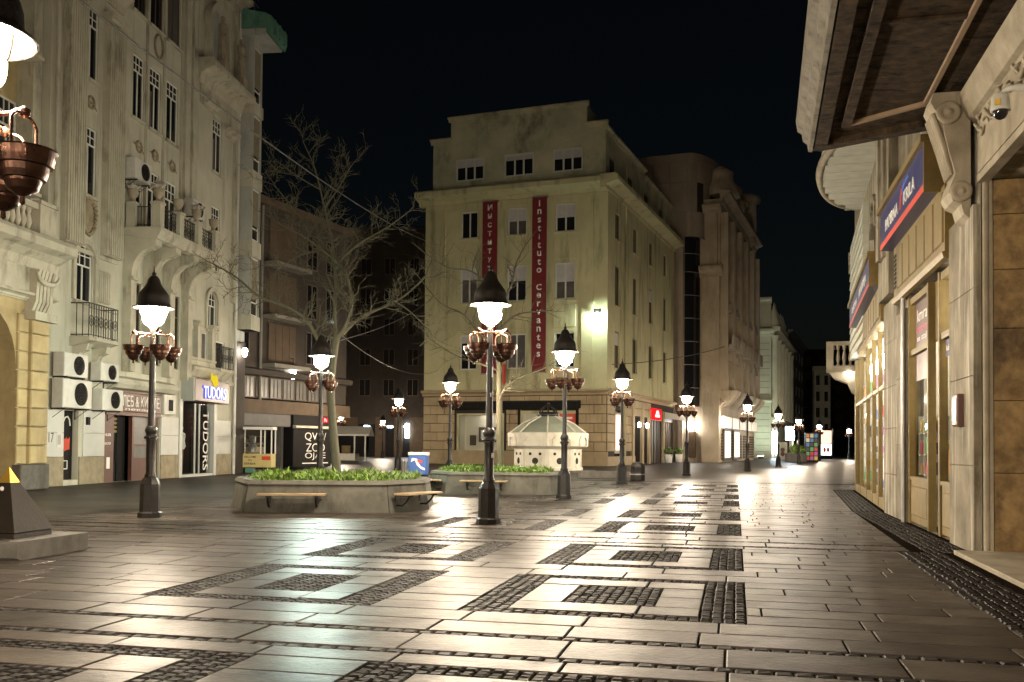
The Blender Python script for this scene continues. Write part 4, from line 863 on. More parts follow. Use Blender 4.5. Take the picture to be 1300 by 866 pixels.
part('ceiling_lamp', M['tube_w'], sh, lambda q: q.fbox(FF, -11.5, -10.9, -1.2, -1.1, 4.28, 4.32))
bc('awning', 'black', lambda q: (q.prof(FF, [(.1, 4.75), (1.25, 4.6), (1.3, 4.75), (1.25, 5.25), (.1, 5.4)], -13.3, -2.2), ))
for s in (-7.6, -2.5): bc('awning_post', 'black', lambda q: q.fbox(FF, s-.08, s+.08, .1, .24, 1.2, 4.75))
ps = bc('poster_panel', 'inst', lambda q: q.fbox(FF, -7.45, -2.45, -.01, .12, 1.18, 4.55))
part('photo_poster', M['cream'], ps, lambda q: q.fbox(FF, -7.2, -5.4, .12, .14, 2.0, 4.3)); part('poster_figure', M['maroon_w'], ps, lambda q: [q.lathe(FF.w(-6.5+.28*k, .145, 3.3+.35*math.sin(k*2.1)), [(0, .008), (.26, .006), (.38, 0)], 10, axis=Matrix((FF.d, Vector((0, 0, 1)), FF.n)).transposed(), cap=False) for k in range(4)])
part('orange_poster', M['red'], ps, lambda q: q.fbox(FF, -4.3, -2.6, .12, .14, 1.6, 4.3)); part('poster_lines', M['letter'], ps, lambda q: [q.fbox(FF, -4.1, -2.9-.3*(k % 2), .14, .146, 3.85-.26*k, 4.02-.26*k) for k in range(7)])
# banners
for s0, s1, z0, body in ((-11.0, -9.65, 7.7, 'Институт Сервантес'), (-6.47, -5.2, 7.75, 'Instituto Cervantes')):
    bn = bc('banner', 'banner', lambda q: q.fbox(FF, s0, s1, .32, .38, z0, 22.5))
    ch = list(body); st = (22.0-9.3)/(len(ch)-1)
    for i, c_ in enumerate(ch):
        if c_ == ' ': continue
        cap_ = c_.isupper() or c_ in 'tl'; text(c_, FF, (s0+s1)/2, .38, 21.95-st*i, .52 if cap_ else .43, M['letter'], bn, 'letter', depth=.012, bold=.02)
    part('batten', M['steel'], bn, lambda q: (q.fbox(FF, s0-.05, s1+.05, .1, .4, 22.45, 22.55), q.fbox(FF, s0-.05, s1+.05, .1, .4, z0-.05, z0+.05)))
fl = thing('flag', 'small red and yellow flag on a pole on the institute front', 'flag', FF.w(-9.6, .1, 7.2))
part('pole', M['steel'], fl, lambda q: q.tube([FF.w(-9.5, .1, 6.6), FF.w(-9.3, 1.3, 8.8)], .035, 6))
for k, c_ in enumerate(('red', 'ochre', 'red')):
    part('stripe', M[c_] if c_ == 'red' else M['lit_yel'] if False else M['gold'], fl, lambda q: [q.quad(FF.w(-9.28+.35*(k+j/3.)*.8, 1.2+.06*math.sin(2*j+k), 8.6-.1*k), FF.w(-9.28+.35*(k+(j+1)/3.)*.8, 1.2+.06*math.sin(2*j+2+k), 8.6-.1*k), FF.w(-9.28+.35*(k+(j+1)/3.)*.8, 1.15, 6.7), FF.w(-9.28+.35*(k+j/3.)*.8, 1.15, 6.7)) for j in range(3)])
wf = thing('wall_floodlight', 'bright floodlight on a bracket high on the institute corner', 'floodlight', FF.w(-.9, .1, 12))
fz = FF.px(758, 397, .6); part('bracket', M['iron'], wf, lambda q: (q.tube([FF.w(fz[0], 0, fz[1]+.1), FF.w(fz[0], .6, fz[1]+.1)], .04, 6), q.cbox(FF, fz[0]-.3, fz[0]+.3, .4, .66, fz[1]-.05, fz[1]+.32, .03)))
part('lamp', M['globe_g'], wf, lambda q: q.lathe(FF.w(fz[0], .62, fz[1]-.07), [(0, -.16), (.1, -.13), (.16, 0), (.12, .02), (0, .02)], 12))
# shops on the street side
for i, (a, b) in enumerate(((15.6, 20.4), (21.6, 25.6))):
    s_ = bc('side_shop', 'shopwall', lambda q: (q.quad(FS.w(a, -2.5, 0), FS.w(b, -2.5, 0), FS.w(b, -2.5, 4.9), FS.w(a, -2.5, 4.9)), q.quad(FS.w(b, -2.5, 0), FS.w(b, -.5, 0), FS.w(b, -.5, 4.9), FS.w(b, -2.5, 4.9))))
    part('ceiling_lamp', M['tube_b'] if i == 0 else M['tube_w'], s_, lambda q: q.fbox(FS, a+.5, b-.5, -1.5, -1.3, 4.0, 4.1))
    for k in range(3): part('display', M[['black', 'navy', 'shopdark'][k]], s_, lambda q: q.cbox(FS, a+.5+1.3*k, a+1.3+1.3*k, -1.6, -1.2, .0, 2.2, .05))
    part('frame', M['frame_d'], s_, lambda q: [q.fbox(FS, a+(b-a)*k/4-.07, a+(b-a)*k/4+.07, -.3, -.1, 0, 4.2) for k in range(5)]+[q.fbox(FS, a, b, -.3, 0.1, 4.2, 4.9)])
part('shop_canopy', M['letter'], BC, lambda q: q.prof(FS, [(0, 4.6), (1.6, 4.35), (1.6, 4.9), (0, 5.2)], 21.4, 25.8))
rsn = part('red_light_box', M['lit_red'], BC, lambda q: q.cbox(FS, 15.0, 18.9, .05, .4, 4.25, 5.35, .05)); part('light_box_logo', M['lit_w'], rsn, lambda q: (q.extr(FS, [(16.0, 4.5), (17.9, 4.5), (17.9, 4.75), (16.0, 4.75)], .4, .43), q.extr(FS, [(16.2, 4.8), (17.7, 4.8), (17.3, 5.15), (16.6, 5.15)], .4, .43)))
for s in (9.9, 13.1): part('wall_sconce', M['tube_w'], BC, lambda q: q.lathe(FS.w(s, .3, 3.6), [(0, -.25), (.12, -.2), (.14, .15), (0, .25)], 8))
lb_ = part('poster_light_box', M['cream'], BC, lambda q: q.cbox(FS, 2.6, 5.0, -.3, .0, 1.0, 4.5, .05)); part('poster_print', mat('pink_print', (.62, .35, .28), .5, (.5, .25, .2), 3, emit=(1, .6, .45), estr=.5), lb_, lambda q: q.fbox(FS, 2.8, 4.8, .0, .012, 1.3, 4.3))
for s in (20.9, 26.0):
    o = thing('potted_shrub', 'round dark shrub in a pale pot %s' % ('between the two lit side shops' if s < 22 else 'at the far end of the lit side shops'), 'potted plant', FS.w(s, .7, 0), 'shrubs in pots outside the side shops')
    part('pot', M['enamel'], o, lambda q: q.lathe(FS.w(s, .7, 0), [(.3, 0), (.34, .1), (.4, .85), (.36, .86)], 10)); part('foliage', M['leaf'], o, lambda q: shrublet(q, FS.w(s, .7, 1.1), .5, 160, 3))
# ------------------------------------------------------------------ buildings along the far street
# modern building with a round corner drum
BM = thing('modern_tower_building', 'dark stone modern building with a round corner drum over black glass', 'building', FS.w(30, 0, 0))
def bm_(name, mt, fn, par=None): return part(name, M[mt], par or BM, fn)
def foot(grow=0.0):
    pts = [(27.0-grow, -10.0), (27.0-grow, 1.3+grow*.3)]
    for i in range(1, 13): a = PI/2*i/12; pts.append((27-grow+(7.0+grow)*(1-math.cos(a)), 1.3+(2.5+grow*.6)*math.sin(a)))
    pts += [(44, 3.8), (44, -10)]; return pts
def drum(mb, pts, z0, z1):
    m = len(pts); mb.add([FS.w(s, n, z0) for s, n in pts]+[FS.w(s, n, z1) for s, n in pts], [(k, (k+1) % m, m+(k+1) % m, m+k) for k in range(m)]+[tuple(range(m, 2*m)), tuple(range(m-1, -1, -1))])
bm_('body', 'tower', lambda q: drum(q, [(s, n-.9) for s, n in foot()], 0, 24.3)); bm_('drum_core', 'joint', lambda q: drum(q, [(s+.06, n-.08) for s, n in foot()], 24.3, 33.0))
fp = foot()
for zi, (z0, z1) in enumerate(((24.3, 27.0), (27.03, 30.2), (30.23, 32.4))):
    for k in range(1, 14):
        a, b = fp[k], fp[k+1]
        if zi == 1 and k in (4, 5, 8, 9): continue
        bm_('stone_panel', 'tower', lambda q: q.hexa([FS.w(*a, z0), FS.w(*b, z0), FS.w(b[0]+.1, b[1]-.12, z0), FS.w(a[0]+.1, a[1]-.12, z0), FS.w(*a, z1), FS.w(*b, z1), FS.w(b[0]+.1, b[1]-.12, z1), FS.w(a[0]+.1, a[1]-.12, z1)]))
    for k in range(5): bm_('stone_panel', 'tower', lambda q: q.hexa([FS.w(27, -8.2+1.9*k, z0), FS.w(27, -6.33+1.9*k, z0), FS.w(27.15, -6.33+1.9*k, z0), FS.w(27.15, -8.2+1.9*k, z0), FS.w(27, -8.2+1.9*k, z1), FS.w(27, -6.33+1.9*k, z1), FS.w(27.15, -6.33+1.9*k, z1), FS.w(27.15, -8.2+1.9*k, z1)]))
bm_('coping', 'tower', lambda q: drum(q, foot(.12), 32.4, 33.3))
bm_('glass_bay', 'glass_d', lambda q: drum(q, [(s+.2, n-.35) for s, n in foot()], 6, 24.28))
for z in (8, 10.5, 13, 15.5, 18, 20.5, 22.5): bm_('glazing_bar', 'steel', lambda q: q.tube([FS.w(s+.2, n-.32, z) for s, n in foot()[1:14]], .05, 4))
bm_('drum_base_ring', 'steel', lambda q: q.tube([FS.w(s, n, 24.25) for s, n in foot()[5:14]], .12, 6))
for n_ in (-2.4, -1.3, -.2, .7): bm_('fin', 'tower', lambda q: q.fbox(FS, 26.6, 27.2, n_-.25, n_+.25, 0, 24.3))
bm_('base_column', 'tower', lambda q: q.fbox(FS, 28.5, 32.5, 2.2, 3.6, 0, 6.2))
bm_('entrance_light', 'tube_w', lambda q: q.fbox(FS, 27.3, 28.3, 1.3, 1.9, 3.6, 4.3)); bm_('entrance_poster', 'brown_panel', lambda q: q.fbox(FS, 27.6, 28.4, 1.0, 2.1, .5, 3.3))

def far_block(name, label, F, s0, s1, depth, H, rows_, cols_, mt, wmt='frame_d', wh=.6, ww=.45, ground=4.5, corn=True, side=True, gm='glass_d'):
    o = thing(name, label, 'building', F.w((s0+s1)/2, 0, 0))
    hs = []; fh = (H-ground-.8)/rows_; cw = (s1-s0)/cols_
    for r_ in range(rows_):
        for c_ in range(cols_):
            a = s0+cw*(c_+.5-ww/2); z = ground+fh*r_+fh*.22; hs.append((a, a+cw*ww, z, z+fh*wh))
    mb = MB(); mb.wall(F, s0, s1, 0, H, hs, .3); w = F.w
    mb.quad(w(s0, -depth, 0), w(s0, 0, 0), w(s0, 0, H), w(s0, -depth, H)); mb.quad(w(s1, 0, 0), w(s1, -depth, 0), w(s1, -depth, H), w(s1, 0, H)); mb.quad(w(s0, 0, H), w(s1, 0, H), w(s1, -depth, H), w(s0, -depth, H))
    mb.build('wall', M[mt], o)
    for h in hs: window(o, F, *h, -.18, 2, .7, 0, fm=wmt, sm=mt, gm=gm, t=.12)
    if corn:
        part('cornice', M[mt], o, lambda q: cornice(q, F, s0-.4, s1+.4, H-.4, 1.2, 1.1)); part('string_course', M[mt], o, lambda q: cornice(q, F, s0-.1, s1+.1, ground-.4, .6, .5))
    return o
# ornate dark corner building
def sFS(x, n): return FS.px(x, 500, n)[0]
FO = FS.sub(0, 4.6); o0, o1 = sFS(914, 4.6), sFS(957, 4.6)
BO = far_block('ornate_building', 'brown ornate corner building with heavy cornice, bays and a small turret', FO, o0, o1, 14, 28.5, 4, 5, 'ornate', ground=6.5, ww=.34)
def bo(name, mt, fn, par=None): return part(name, M[mt], par or BO, fn)
FOf = Frame(FO.w(o0, 0, 0), FS.az+90)
bo('corner_pier', 'ornate', lambda q: (q.fbox(FOf, -1.9, -.02, 0, .5, 0, 20), cornice(q, FOf, -2.2, .3, 20, 1.2, 1.0), q.fbox(FOf, -1.6, -.3, -.2, .3, 21.2, 27), cornice(q, FOf, -1.9, .1, 27, .9, .7)))
for k in range(5):
    s = o0+(o1-o0)*(k+.5)/5; cw = (o1-o0)/5
    bo('bay_bracket', 'ornate', lambda q: q.prof(FO, [(0, 6.0), (.8, 6.6), (1.5, 7.4), (1.6, 7.8), (0, 7.8)], s-cw*.3, s+cw*.3))
    bo('pilaster', 'ornate', lambda q: (q.fbox(FO, s-cw*.46, s-cw*.36, -.02, .8, 7.8, 27), q.fbox(FO, s+cw*.36, s+cw*.46, -.02, .8, 7.8, 27)))
    for z in (11.2, 16.6): bo('window_hood', 'ornate', lambda q: q.extr(FO, [(s-cw*.3, z), (s+cw*.3, z), (s+cw*.3, z+.3), (s, z+1.0), (s-cw*.3, z+.3)], 0, .7))
    bo('balcony', 'ornate', lambda q: (q.fbox(FO, s-cw*.33, s+cw*.33, 0, 1.3, 12.4, 12.8), q.fbox(FO, s-cw*.33, s+cw*.33, 1.1, 1.3, 12.8, 13.8)))
    sg = bo('shop_shutter', 'brown_panel', lambda q: [q.fbox(FO, s-cw*.36, s+cw*.36, .02, .1, .3+.32*i, .55+.32*i) for i in range(9)])
    bo('shop_sign', 'enamel', lambda q: q.cbox(FO, s-cw*.42, s+cw*.42, .1, .5, 3.7, 5.0, .05))
for k in range(3): bo('parapet_scroll', 'ornate', lambda q: q.lathe(FO.w(o0+3+7*k, -.5, 29.3), [(2.2-.4*k, 0), (2.3-.4*k, .8), (1.6-.3*k, 1.6), (1.4, 2.4), (1.5, 2.7), (.2, 3.6)], 10))
bo('turret', 'ornate', lambda q: (q.lathe(FO.w(o1-6, -1.5, 28), [(2.6, 0), (2.6, 5.2), (3.1, 5.4), (3.1, 6.0), (0, 6.6)], 10)))
bo('shop_light', 'tube_w', lambda q: q.fbox(FO, o0-.1, o0+.6, .5, .8, 4.2, 4.6))
# pale floodlit corner building
D9 = 152; FP9 = Frame(at(957.5, 566, D9), 108)
sP = FP9.px(979, 500)[0]
BP9 = far_block('pale_corner_building', 'pale floodlit stone corner building with a sculpted attic', FP9, 0, sP, 2, 19.5, 1, 1, 'pale', ground=9, ww=.01, wh=.01)
FP9s = Frame(FP9.w(sP, 0, 0), 20)
e9 = FP9s.px(1001, 500)[0]
def b9(name, mt, fn): return part(name, M[mt], BP9, fn)
mb = MB(); hs9 = [(1.5+(e9-2)*k/5, 1.5+(e9-2)*k/5+(e9/5)*.45, z, z+3.2) for k in range(5) for z in (7, 12.5)]
mb.wall(FP9s, 0, e9, 0, 19.5, hs9, .4); mb.quad(FP9s.w(e9, 0, 0), FP9s.w(e9, -12, 0), FP9s.w(e9, -12, 19.5), FP9s.w(e9, 0, 19.5)); mb.build('street_wall', M['pale'], BP9)
for h in hs9: window(BP9, FP9s, *h, -.25, 2, .7, fm='frame_d', sm='pale')
b9('street_cornice', 'pale', lambda q: (cornice(q, FP9s, -.5, e9+.5, 19.2, 1.4, 1.4), cornice(q, FP9s, -.2, e9, 5.6, .8, .8)))
for k in range(6): b9('column', 'pale', lambda q: q.lathe(FP9s.w(.7+(e9-1.4)*k/5, .5, 6.4), [(.6, 0), (.5, .5), (.45, 12), (.7, 12.8)], 10))
b9('attic_tower', 'pale', lambda q: (q.fbox(FP9, .1, sP-.1, -3, -.2, 20.5, 24.4), cornice(q, FP9, -.1, sP+.1, 24.2, 1.0, .6)))
for k in range(9):
    q_ = random.Random(k); b9('sculpture', 'pale', lambda q: q.lathe(FP9s.w(.8+q_.uniform(0, 3)+k*2.2*(k > 3), .3, 20.6), [(.7, 0), (.9, .8), (.5, 1.6), (.6, 2.2), (.3, 2.9), (0, 3.4+q_.uniform(-.5, .8))], 8))
for z in range(1, 19): b9('rusticated_joint', 'far_grey', lambda q: q.fbox(FP9, .25, sP-.25, -.01, .02, z+.0, z+.06))
for k in range(2): b9('shop_light', 'tube_b', lambda q: q.fbox(FP9s, 2+6*k, 5+6*k, -.02, .2, .8, 4.2))
ff = thing('ground_floodlight', 'low floodlight washing the pale corner building', 'floodlight', FP9.w(1.2, 5, 0))
part('housing', M['iron'], ff, lambda q: (q.fbox(FP9, .9, 1.7, 4.9, 5.3, 0, .35))); part('lens', M['globe_g'], ff, lambda q: q.quad(FP9.w(.95, 4.94, .36), FP9.w(1.65, 4.94, .36), FP9.w(1.65, 5.2, .36), FP9.w(.95, 5.2, .36)))
b9('violet_sign', mat('violet_sign', (.08, .05, .2), .4, emit=(.25, .15, .7), estr=.6), lambda q: q.fbox(FP9s, 3, 12, .3, 1.6, 8.6, 10.4)) if False else None
# farther grey fronts closing the view
F10 = Frame(at(1000, 566, 205), 21); far_block('grey_street_building', 'grey plain building beyond the pale floodlit corner', F10, 0, 42, 12, 26, 5, 5, 'grey_pl', 'frame_d')
for k in range(4):
    F_, a_ = (FO, o0+(o1-o0)*(k+.5)/4) if k < 2 else (F10, 8+14*(k-2))
    o = thing('shop_display', ['lit shop window under the brown ornate building near its corner', 'lit shop window at the far end of the brown ornate building', 'lit shop window at the foot of the grey plain building', 'farther lit shop window of the grey plain building'][k], 'shop display', F_.w(a_, .1, 0))
    part('frame', M['frame_d'], o, lambda q: q.fbox(F_, a_-2.2, a_+2.2, .1, .3, .2, 3.6)); part('lit_display', M['tube_soft'], o, lambda q: q.fbox(F_, a_-2.0, a_+2.0, .3, .34, .5, 3.4))
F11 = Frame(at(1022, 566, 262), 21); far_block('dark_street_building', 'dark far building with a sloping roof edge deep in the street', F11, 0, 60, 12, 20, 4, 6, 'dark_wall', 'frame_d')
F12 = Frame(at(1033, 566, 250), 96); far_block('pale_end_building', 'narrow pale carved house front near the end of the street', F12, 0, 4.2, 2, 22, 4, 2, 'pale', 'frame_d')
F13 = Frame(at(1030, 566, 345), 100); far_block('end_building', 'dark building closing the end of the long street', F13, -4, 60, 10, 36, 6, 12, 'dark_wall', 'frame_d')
# ------------------------------------------------------------------ stone shop building on the right
FW = Frame(gnd(1126, 651), 193.275)        # s runs towards the photographer
FX = Frame(gnd(1126, 651), 196.3)          # far wing, bending slightly away
BR_ = thing('stone_shop_building', 'weathered limestone building with ochre shopfronts and navy signs on the right', 'building', FW.w(5, 0, 0))
def br(name, mt, fn, par=None): return part(name, M[mt], par or BR_, fn)
H_R = 13.0
mb = MB()
mb.wall(FW, -.01, 9.86, 0, H_R, [(3.35, 7.95, 0, 5.0)], .6)
mb.wall(FX, -13.6, .0, 0, H_R, [(-13.2, -.35, 0, 5.0), (-4.0, -2.2, 5.9, 8.6)], .5)
mb.wall(FW, 9.86, 24, 5.75, H_R, [], .2)
mb.quad(FW.w(9.86, -3.5, 5.75), FW.w(24, -3.5, 5.75), FW.w(24, 0, 5.75), FW.w(9.86, 0, 5.75))
mb.quad(FW.w(9.86, -3.5, 0), FW.w(24, -3.5, 0), FW.w(24, -3.5, 5.75), FW.w(9.86, -3.5, 5.75))
mb.quad(FX.w(-13.6, -8, 0), FX.w(-13.6, 0, 0), FX.w(-13.6, 0, H_R), FX.w(-13.6, -8, H_R)); mb.fbox(FW, -12, 24, -9, -3.6, 0, H_R)
mb.build('wall', M['wall_st'], BR_)
# jamb of the deep entrance, clad in brown marble panels
jz = [0, 1.25, 2.35, 3.45, 4.35, 5.2, 5.74]
FJ = Frame(FW.w(9.86, 0, 0), FW.az-90)     # faces the photographer, s runs into the entrance
br('jamb', 'joint', lambda q: q.fbox(FJ, .02, 3.4, -.6, .0, 0, 5.74))
for k in range(6):
    for j in range(2): br('stone_panel', 'panel_st', lambda q: q.cbox(FJ, .16+1.62*j, .16+1.62*(j+1)-.006, -.02, .05, jz[k]+.004, jz[k+1]-.004, .006))
br('jamb_bead', 'lime', lambda q: q.tube([FJ.w(.06, .03, 0), FJ.w(.06, .03, 5.74)], .05, 8)); br('jamb_bead', 'lime', lambda q: q.fbox(FJ, .10, .15, -.02, .07, 0, 5.74))
br('lintel_bead', 'lime', lambda q: q.fbox(FW, 9.9, 24, -.1, .06, 5.70, 5.82))
br('entrance_step', 'lime', lambda q: q.cbox(FW, 9.95, 24, -3.4, .42, 0, .07, .01))
# pier next to the entrance, built of long stones
for a, b, zs_ in ((8.02, 9.80, [0, 1.35, 2.75, 4.1, 5.4]), (.02, 2.05, [0, 1.0, 2.1, 3.1, 4.2, 5.2]), (2.07, 3.30, [0, 1.7, 3.2, 4.7])):
    for k in range(len(zs_)-1): br('stone_panel', 'wall_st', lambda q: q.cbox(FW, a, b, -.01, .10 if b > 9 else .07, zs_[k]+.003, zs_[k+1]-.003, .008))
br('pilaster', 'wall_st', lambda q: (q.fbox(FW, .15, 1.9, -.01, .22, 5.25, H_R), q.fbox(FW, .6, 1.0, .22, .34, 6.2, H_R), q.fbox(FW, 1.2, 1.5, .22, .3, 6.2, H_R)))
br('pipe', 'steel', lambda q: q.tube([FW.w(3.32, .12, 0), FW.w(3.32, .12, 5.0)], .05, 6))
# frieze with carved letters of leaf work above the entrance
br('frieze', 'lime', lambda q: (q.fbox(FW, 9.9, 24, -.01, .05, 5.85, 6.75), q.prof(FW, [(0, 6.75), (.12, 6.8), (.22, 7.0), (.25, 7.2), (0, 7.25)], 9.4, 24)))
def leaf_work(q):
    r_ = random.Random(4)
    for k in range(46):
        s = 9.95+.11*k; z = 6.5+.12*math.sin(k*1.7)
        q.tube([FW.w(s, .05, z), FW.w(s+.05, .1, z+.08*math.cos(k)), FW.w(s+.1, .06, z+.1*math.sin(k*2.3))], [.02, .035, .015], 5)
o = br('carving', 'lime', leaf_work); o['kind'] = 'stuff'
# scroll bracket under the canopy
def scroll(q):
    pts = [(.08, 7.25), (.62, 7.25), (.66, 7.1), (.60, 6.98), (.50, 6.9), (.46, 6.6), (.38, 6.25), (.30, 5.95), (.36, 5.8), (.40, 5.66), (.34, 5.52), (.22, 5.46), (.18, 5.3), (.08, 5.22)]
    q.prof(FW, pts, 8.92, 9.58)
sc_ = br('scroll_bracket', 'lime', scroll)
for s in (8.91, 9.59):
    for n_, z_, r_ in ((.40, 6.92, .19), (.22, 5.66, .17)): part('volute', M['lime'], sc_, lambda q: q.lathe(FW.w(s, n_, z_), [(r_-.02, -.06), (r_, 0), (r_-.02, .04), (r_*.6, .045), (r_*.55, .02), (r_*.3, .02), (r_*.25, .07), (0, .075)], 16, axis=Matrix((Vector((0, 0, 1)), FW.n, FW.d)).transposed()))
part('acanthus', M['lime'], sc_, lambda q: [q.tube([FW.w(9.03+.11*k, .62, 6.95), FW.w(9.03+.11*k, .44, 6.4), FW.w(9.03+.11*k, .34, 5.95)], [.04, .05, .025], 6) for k in range(5)])
# the big canopy
BCn = thing('entrance_canopy', 'large dark wooden canopy with a pale moulded edge above the entrance', 'canopy', FW.w(14, 1, 7.28))
def slab_poly(q, pts, z0, z1):
    m = len(pts); q.add([FW.w(s, n, z0) for s, n in pts]+[FW.w(s, n, z1) for s, n in pts], [tuple(range(m)), tuple(range(2*m-1, m-1, -1))]+[(k, (k+1) % m, m+(k+1) % m, m+k) for k in range(m)])
CP = [(7.9, -.02), (6.75, 2.27), (23, 2.62), (23, -.02)]
part('soffit', M['soffit'], BCn, lambda q: slab_poly(q, CP, 7.36, 7.42)); part('roof', M['far_grey'], BCn, lambda q: slab_poly(q, CP, 7.9, 8.1))
def rail_(q, a, b, w_, z0, z1):
    a, b = FW.w(a[0], a[1], 0), FW.w(b[0], b[1], 0); d_ = (b-a).normalized(); p_ = Vector((d_.y, -d_.x, 0))*w_/2
    q.hexa([Vector((*(v.xy), z)) for z in (z0, z1) for v in (a-p_, b-p_, b+p_, a+p_)])
part('border_beam', M['soffit'], BCn, lambda q: rail_(q, (6.85, 2.13), (23, 2.48), .22, 7.24, 7.362))
part('border_beam', M['soffit'], BCn, lambda q: rail_(q, (8.02, .02), (6.93, 2.2), .26, 7.235, 7.361))
part('inner_moulding', M['soffit_trim'], BCn, lambda q: rail_(q, (8.9, .62), (23, .72), .07, 7.30, 7.363))
part('inner_moulding', M['soffit_trim'], BCn, lambda q: rail_(q, (8.9, .6), (8.05, 1.75), .08, 7.29, 7.364))
part('inner_moulding', M['soffit'], BCn, lambda q: rail_(q, (8.05, 1.78), (23, 2.05), .16, 7.27, 7.3635))
for k in range(4): part('cross_batten', M['soffit'], BCn, lambda q: rail_(q, (12.2+3.2*k, .6), (12.2+3.2*k, 1.9), .10, 7.32, 7.3625))
def fascia(q):
    pr = [(0, 7.25), (.07, 7.26), (.09, 7.40), (.17, 7.46), (.19, 7.60), (.27, 7.66), (.30, 7.86), (.24, 8.02), (0, 8.06)]
    a, b = (6.75, 2.27), (23, 2.62); vs = []
    for s, n in (a, b): vs += [FW.w(s-(.0 if s > 10 else 0), n+p, z) for p, z in pr]
    m = len(pr); q.add(vs, [tuple(range(m)), tuple(range(2*m-1, m-1, -1))]+[(k, (k+1) % m, m+(k+1) % m, m+k) for k in range(m)])
part('edge_moulding', M['fascia'], BCn, fascia)
part('end_moulding', M['soffit'], BCn, lambda q: rail_(q, (7.85, -.02), (6.72, 2.3), .12, 7.30, 8.04))
# dome camera
cm = thing('security_camera', 'beige dome security camera with a dark globe above the entrance', 'security camera', FW.w(10.9, .3, 6.4))
cs_, cz_ = FW.px(1270, 133, .42); cc = FW.w(cs_, .42, cz_)
part('housing', M['ac'], cm, lambda q: q.lathe(cc, [(.0, .14), (.07, .135), (.105, .09), (.11, -.05), (.118, -.06), (.118, -.08), (.10, -.08)], 18))
part('dome', M['glass_d'], cm, lambda q: q.lathe(cc, [(.09, -.08), (.085, -.13), (.055, -.175), (0, -.195)], 16, cap=False))
part('arm', M['ac'], cm, lambda q: q.tube([cc+Vector((0, 0, .12)), cc+Vector((0, 0, .17))-FW.n*.08+FW.d*.08, FW.w(cs_+.3, .1, cz_+.10), FW.w(cs_+.34, -.01, cz_+.02)], [.03, .04, .05, .065], 8))
part('sticker', M['gold'], cm, lambda q: q.fbox(Frame(cc, FW.az-60), -.035, .035, .108, .116, cc.z-.03, cc.z+.045))
# shopfront with the paper shop sign
S1 = thing('paper_shop_front', 'ochre shopfront with a navy PAPIRNA KRILA sign and tall lit windows', 'shopfront', FW.w(5, 0, 0))
def s1(name, mt, fn, par=None): return part(name, M[mt], par or S1, fn)
sg = s1('sign_board', 'navy', lambda q: q.fbox(FW, 2.1, 7.6, .1, .42, 6.2, 7.05))
part('sign_trim', M['ochre'], sg, lambda q: q.fbox(FW, 2.0, 7.7, .05, .5, 7.05, 7.18)); part('sign_end', M['ochre'], sg, lambda q: q.fbox(FW, 7.6, 7.68, .05, .44, 6.15, 7.05)); part('sign_stripe', M['red'], sg, lambda q: q.fbox(FW, 2.1, 7.6, .42, .428, 6.2, 6.33))
text('PAPIRNA', FW, 3.75, .42, 6.62, .26, M['letter'], sg, 'sign_lettering', depth=.01, width=1.75); text('KRILA', FW, 6.0, .42, 6.62, .26, M['letter'], sg, 'sign_lettering', depth=.01, width=1.25)
part('sign_emblem', M['red'], sg, lambda q: (q.extr(FW, [(4.85, 6.5), (5.0, 6.5), (5.2, 6.85), (5.05, 6.9)], .42, .43), )); part('sign_emblem_wing', mat('blue_wing', (.05, .12, .5), .5), sg, lambda q: q.extr(FW, [(5.1, 6.78), (5.22, 6.72), (5.6, 6.88), (6.0, 6.9), (5.95, 6.95), (5.4, 6.95)], .42, .43))
bd1 = s1('panel_band', 'ochre', lambda q: (q.fbox(FW, 2.3, 8.0, -.02, .16, 5.0, 6.2), q.prof(FW, [(.1, 4.9), (.18, 4.92), (.21, 5.02), (.1, 5.06)], 2.25, 8.0)))
for k in range(6): part('panel', M['ochre'], bd1, lambda q: (q.cbox(FW, 2.85+.86*k, 3.6+.86*k, .16, .19, 5.2, 6.08, .015), ))
part('vent_grille', M['black'], bd1, lambda q: [q.fbox(FW, 2.42, 2.7, .16, .18, 5.25+.1*i, 5.31+.1*i) for i in range(8)])
pw = .11
posts = [3.42, 5.62, 6.72, 7.88]
for s in posts: s1('post', 'ochre', lambda q: q.cbox(FW, s-pw/2, s+pw/2, -.12, .03, 0, 4.88, .012))
for a, b in ((3.5, 5.54), (6.8, 7.8)):
    s1('base_panel', 'ochre', lambda q: (q.fbox(FW, a, b, -.12, -.01, .05, .95), q.cbox(FW, a+.12, b-.12, -.01, .015, .2, .82, .02)))
    s1('sill', 'ochre', lambda q: q.fbox(FW, a, b, -.12, .02, .95, 1.02)); s1('transom', 'ochre', lambda q: q.fbox(FW, a, b, -.12, .0, 3.62, 3.74)); s1('head', 'ochre', lambda q: q.fbox(FW, a, b, -.12, .0, 4.72, 4.86))
    s1('pane', 'glass_shop', lambda q: q.quad(FW.w(a, -.08, 1.02), FW.w(b, -.08, 1.02), FW.w(b, -.08, 4.72), FW.w(a, -.08, 4.72)))
FD1 = Frame(FW.w(5.62, -.1, 0), FW.az+90) if False else None
s1('recess_side', 'ochre', lambda q: q.fbox(FW, 5.56, 5.68, -1.3, -.2, 0, .95)); s1('recess_head', 'ochre', lambda q: q.fbox(FW, 5.69, 6.65, -1.4, -.1, 3.7, 4.86))
s1('recess_side', 'ochre', lambda q: q.fbox(FW, 6.66, 6.78, -1.3, -.2, 0, .95)); s1('door', 'glass_shop', lambda q: q.quad(FW.w(5.68, -1.3, .05), FW.w(6.66, -1.3, .05), FW.w(6.66, -1.3, 3.7), FW.w(5.68, -1.3, 3.7)))
s1('recess_pane', 'glass_shop', lambda q: q.quad(FW.w(5.62, -1.3, .95), FW.w(5.62, -.2, .95), FW.w(5.62, -.2, 3.7), FW.w(5.62, -1.3, 3.7)))
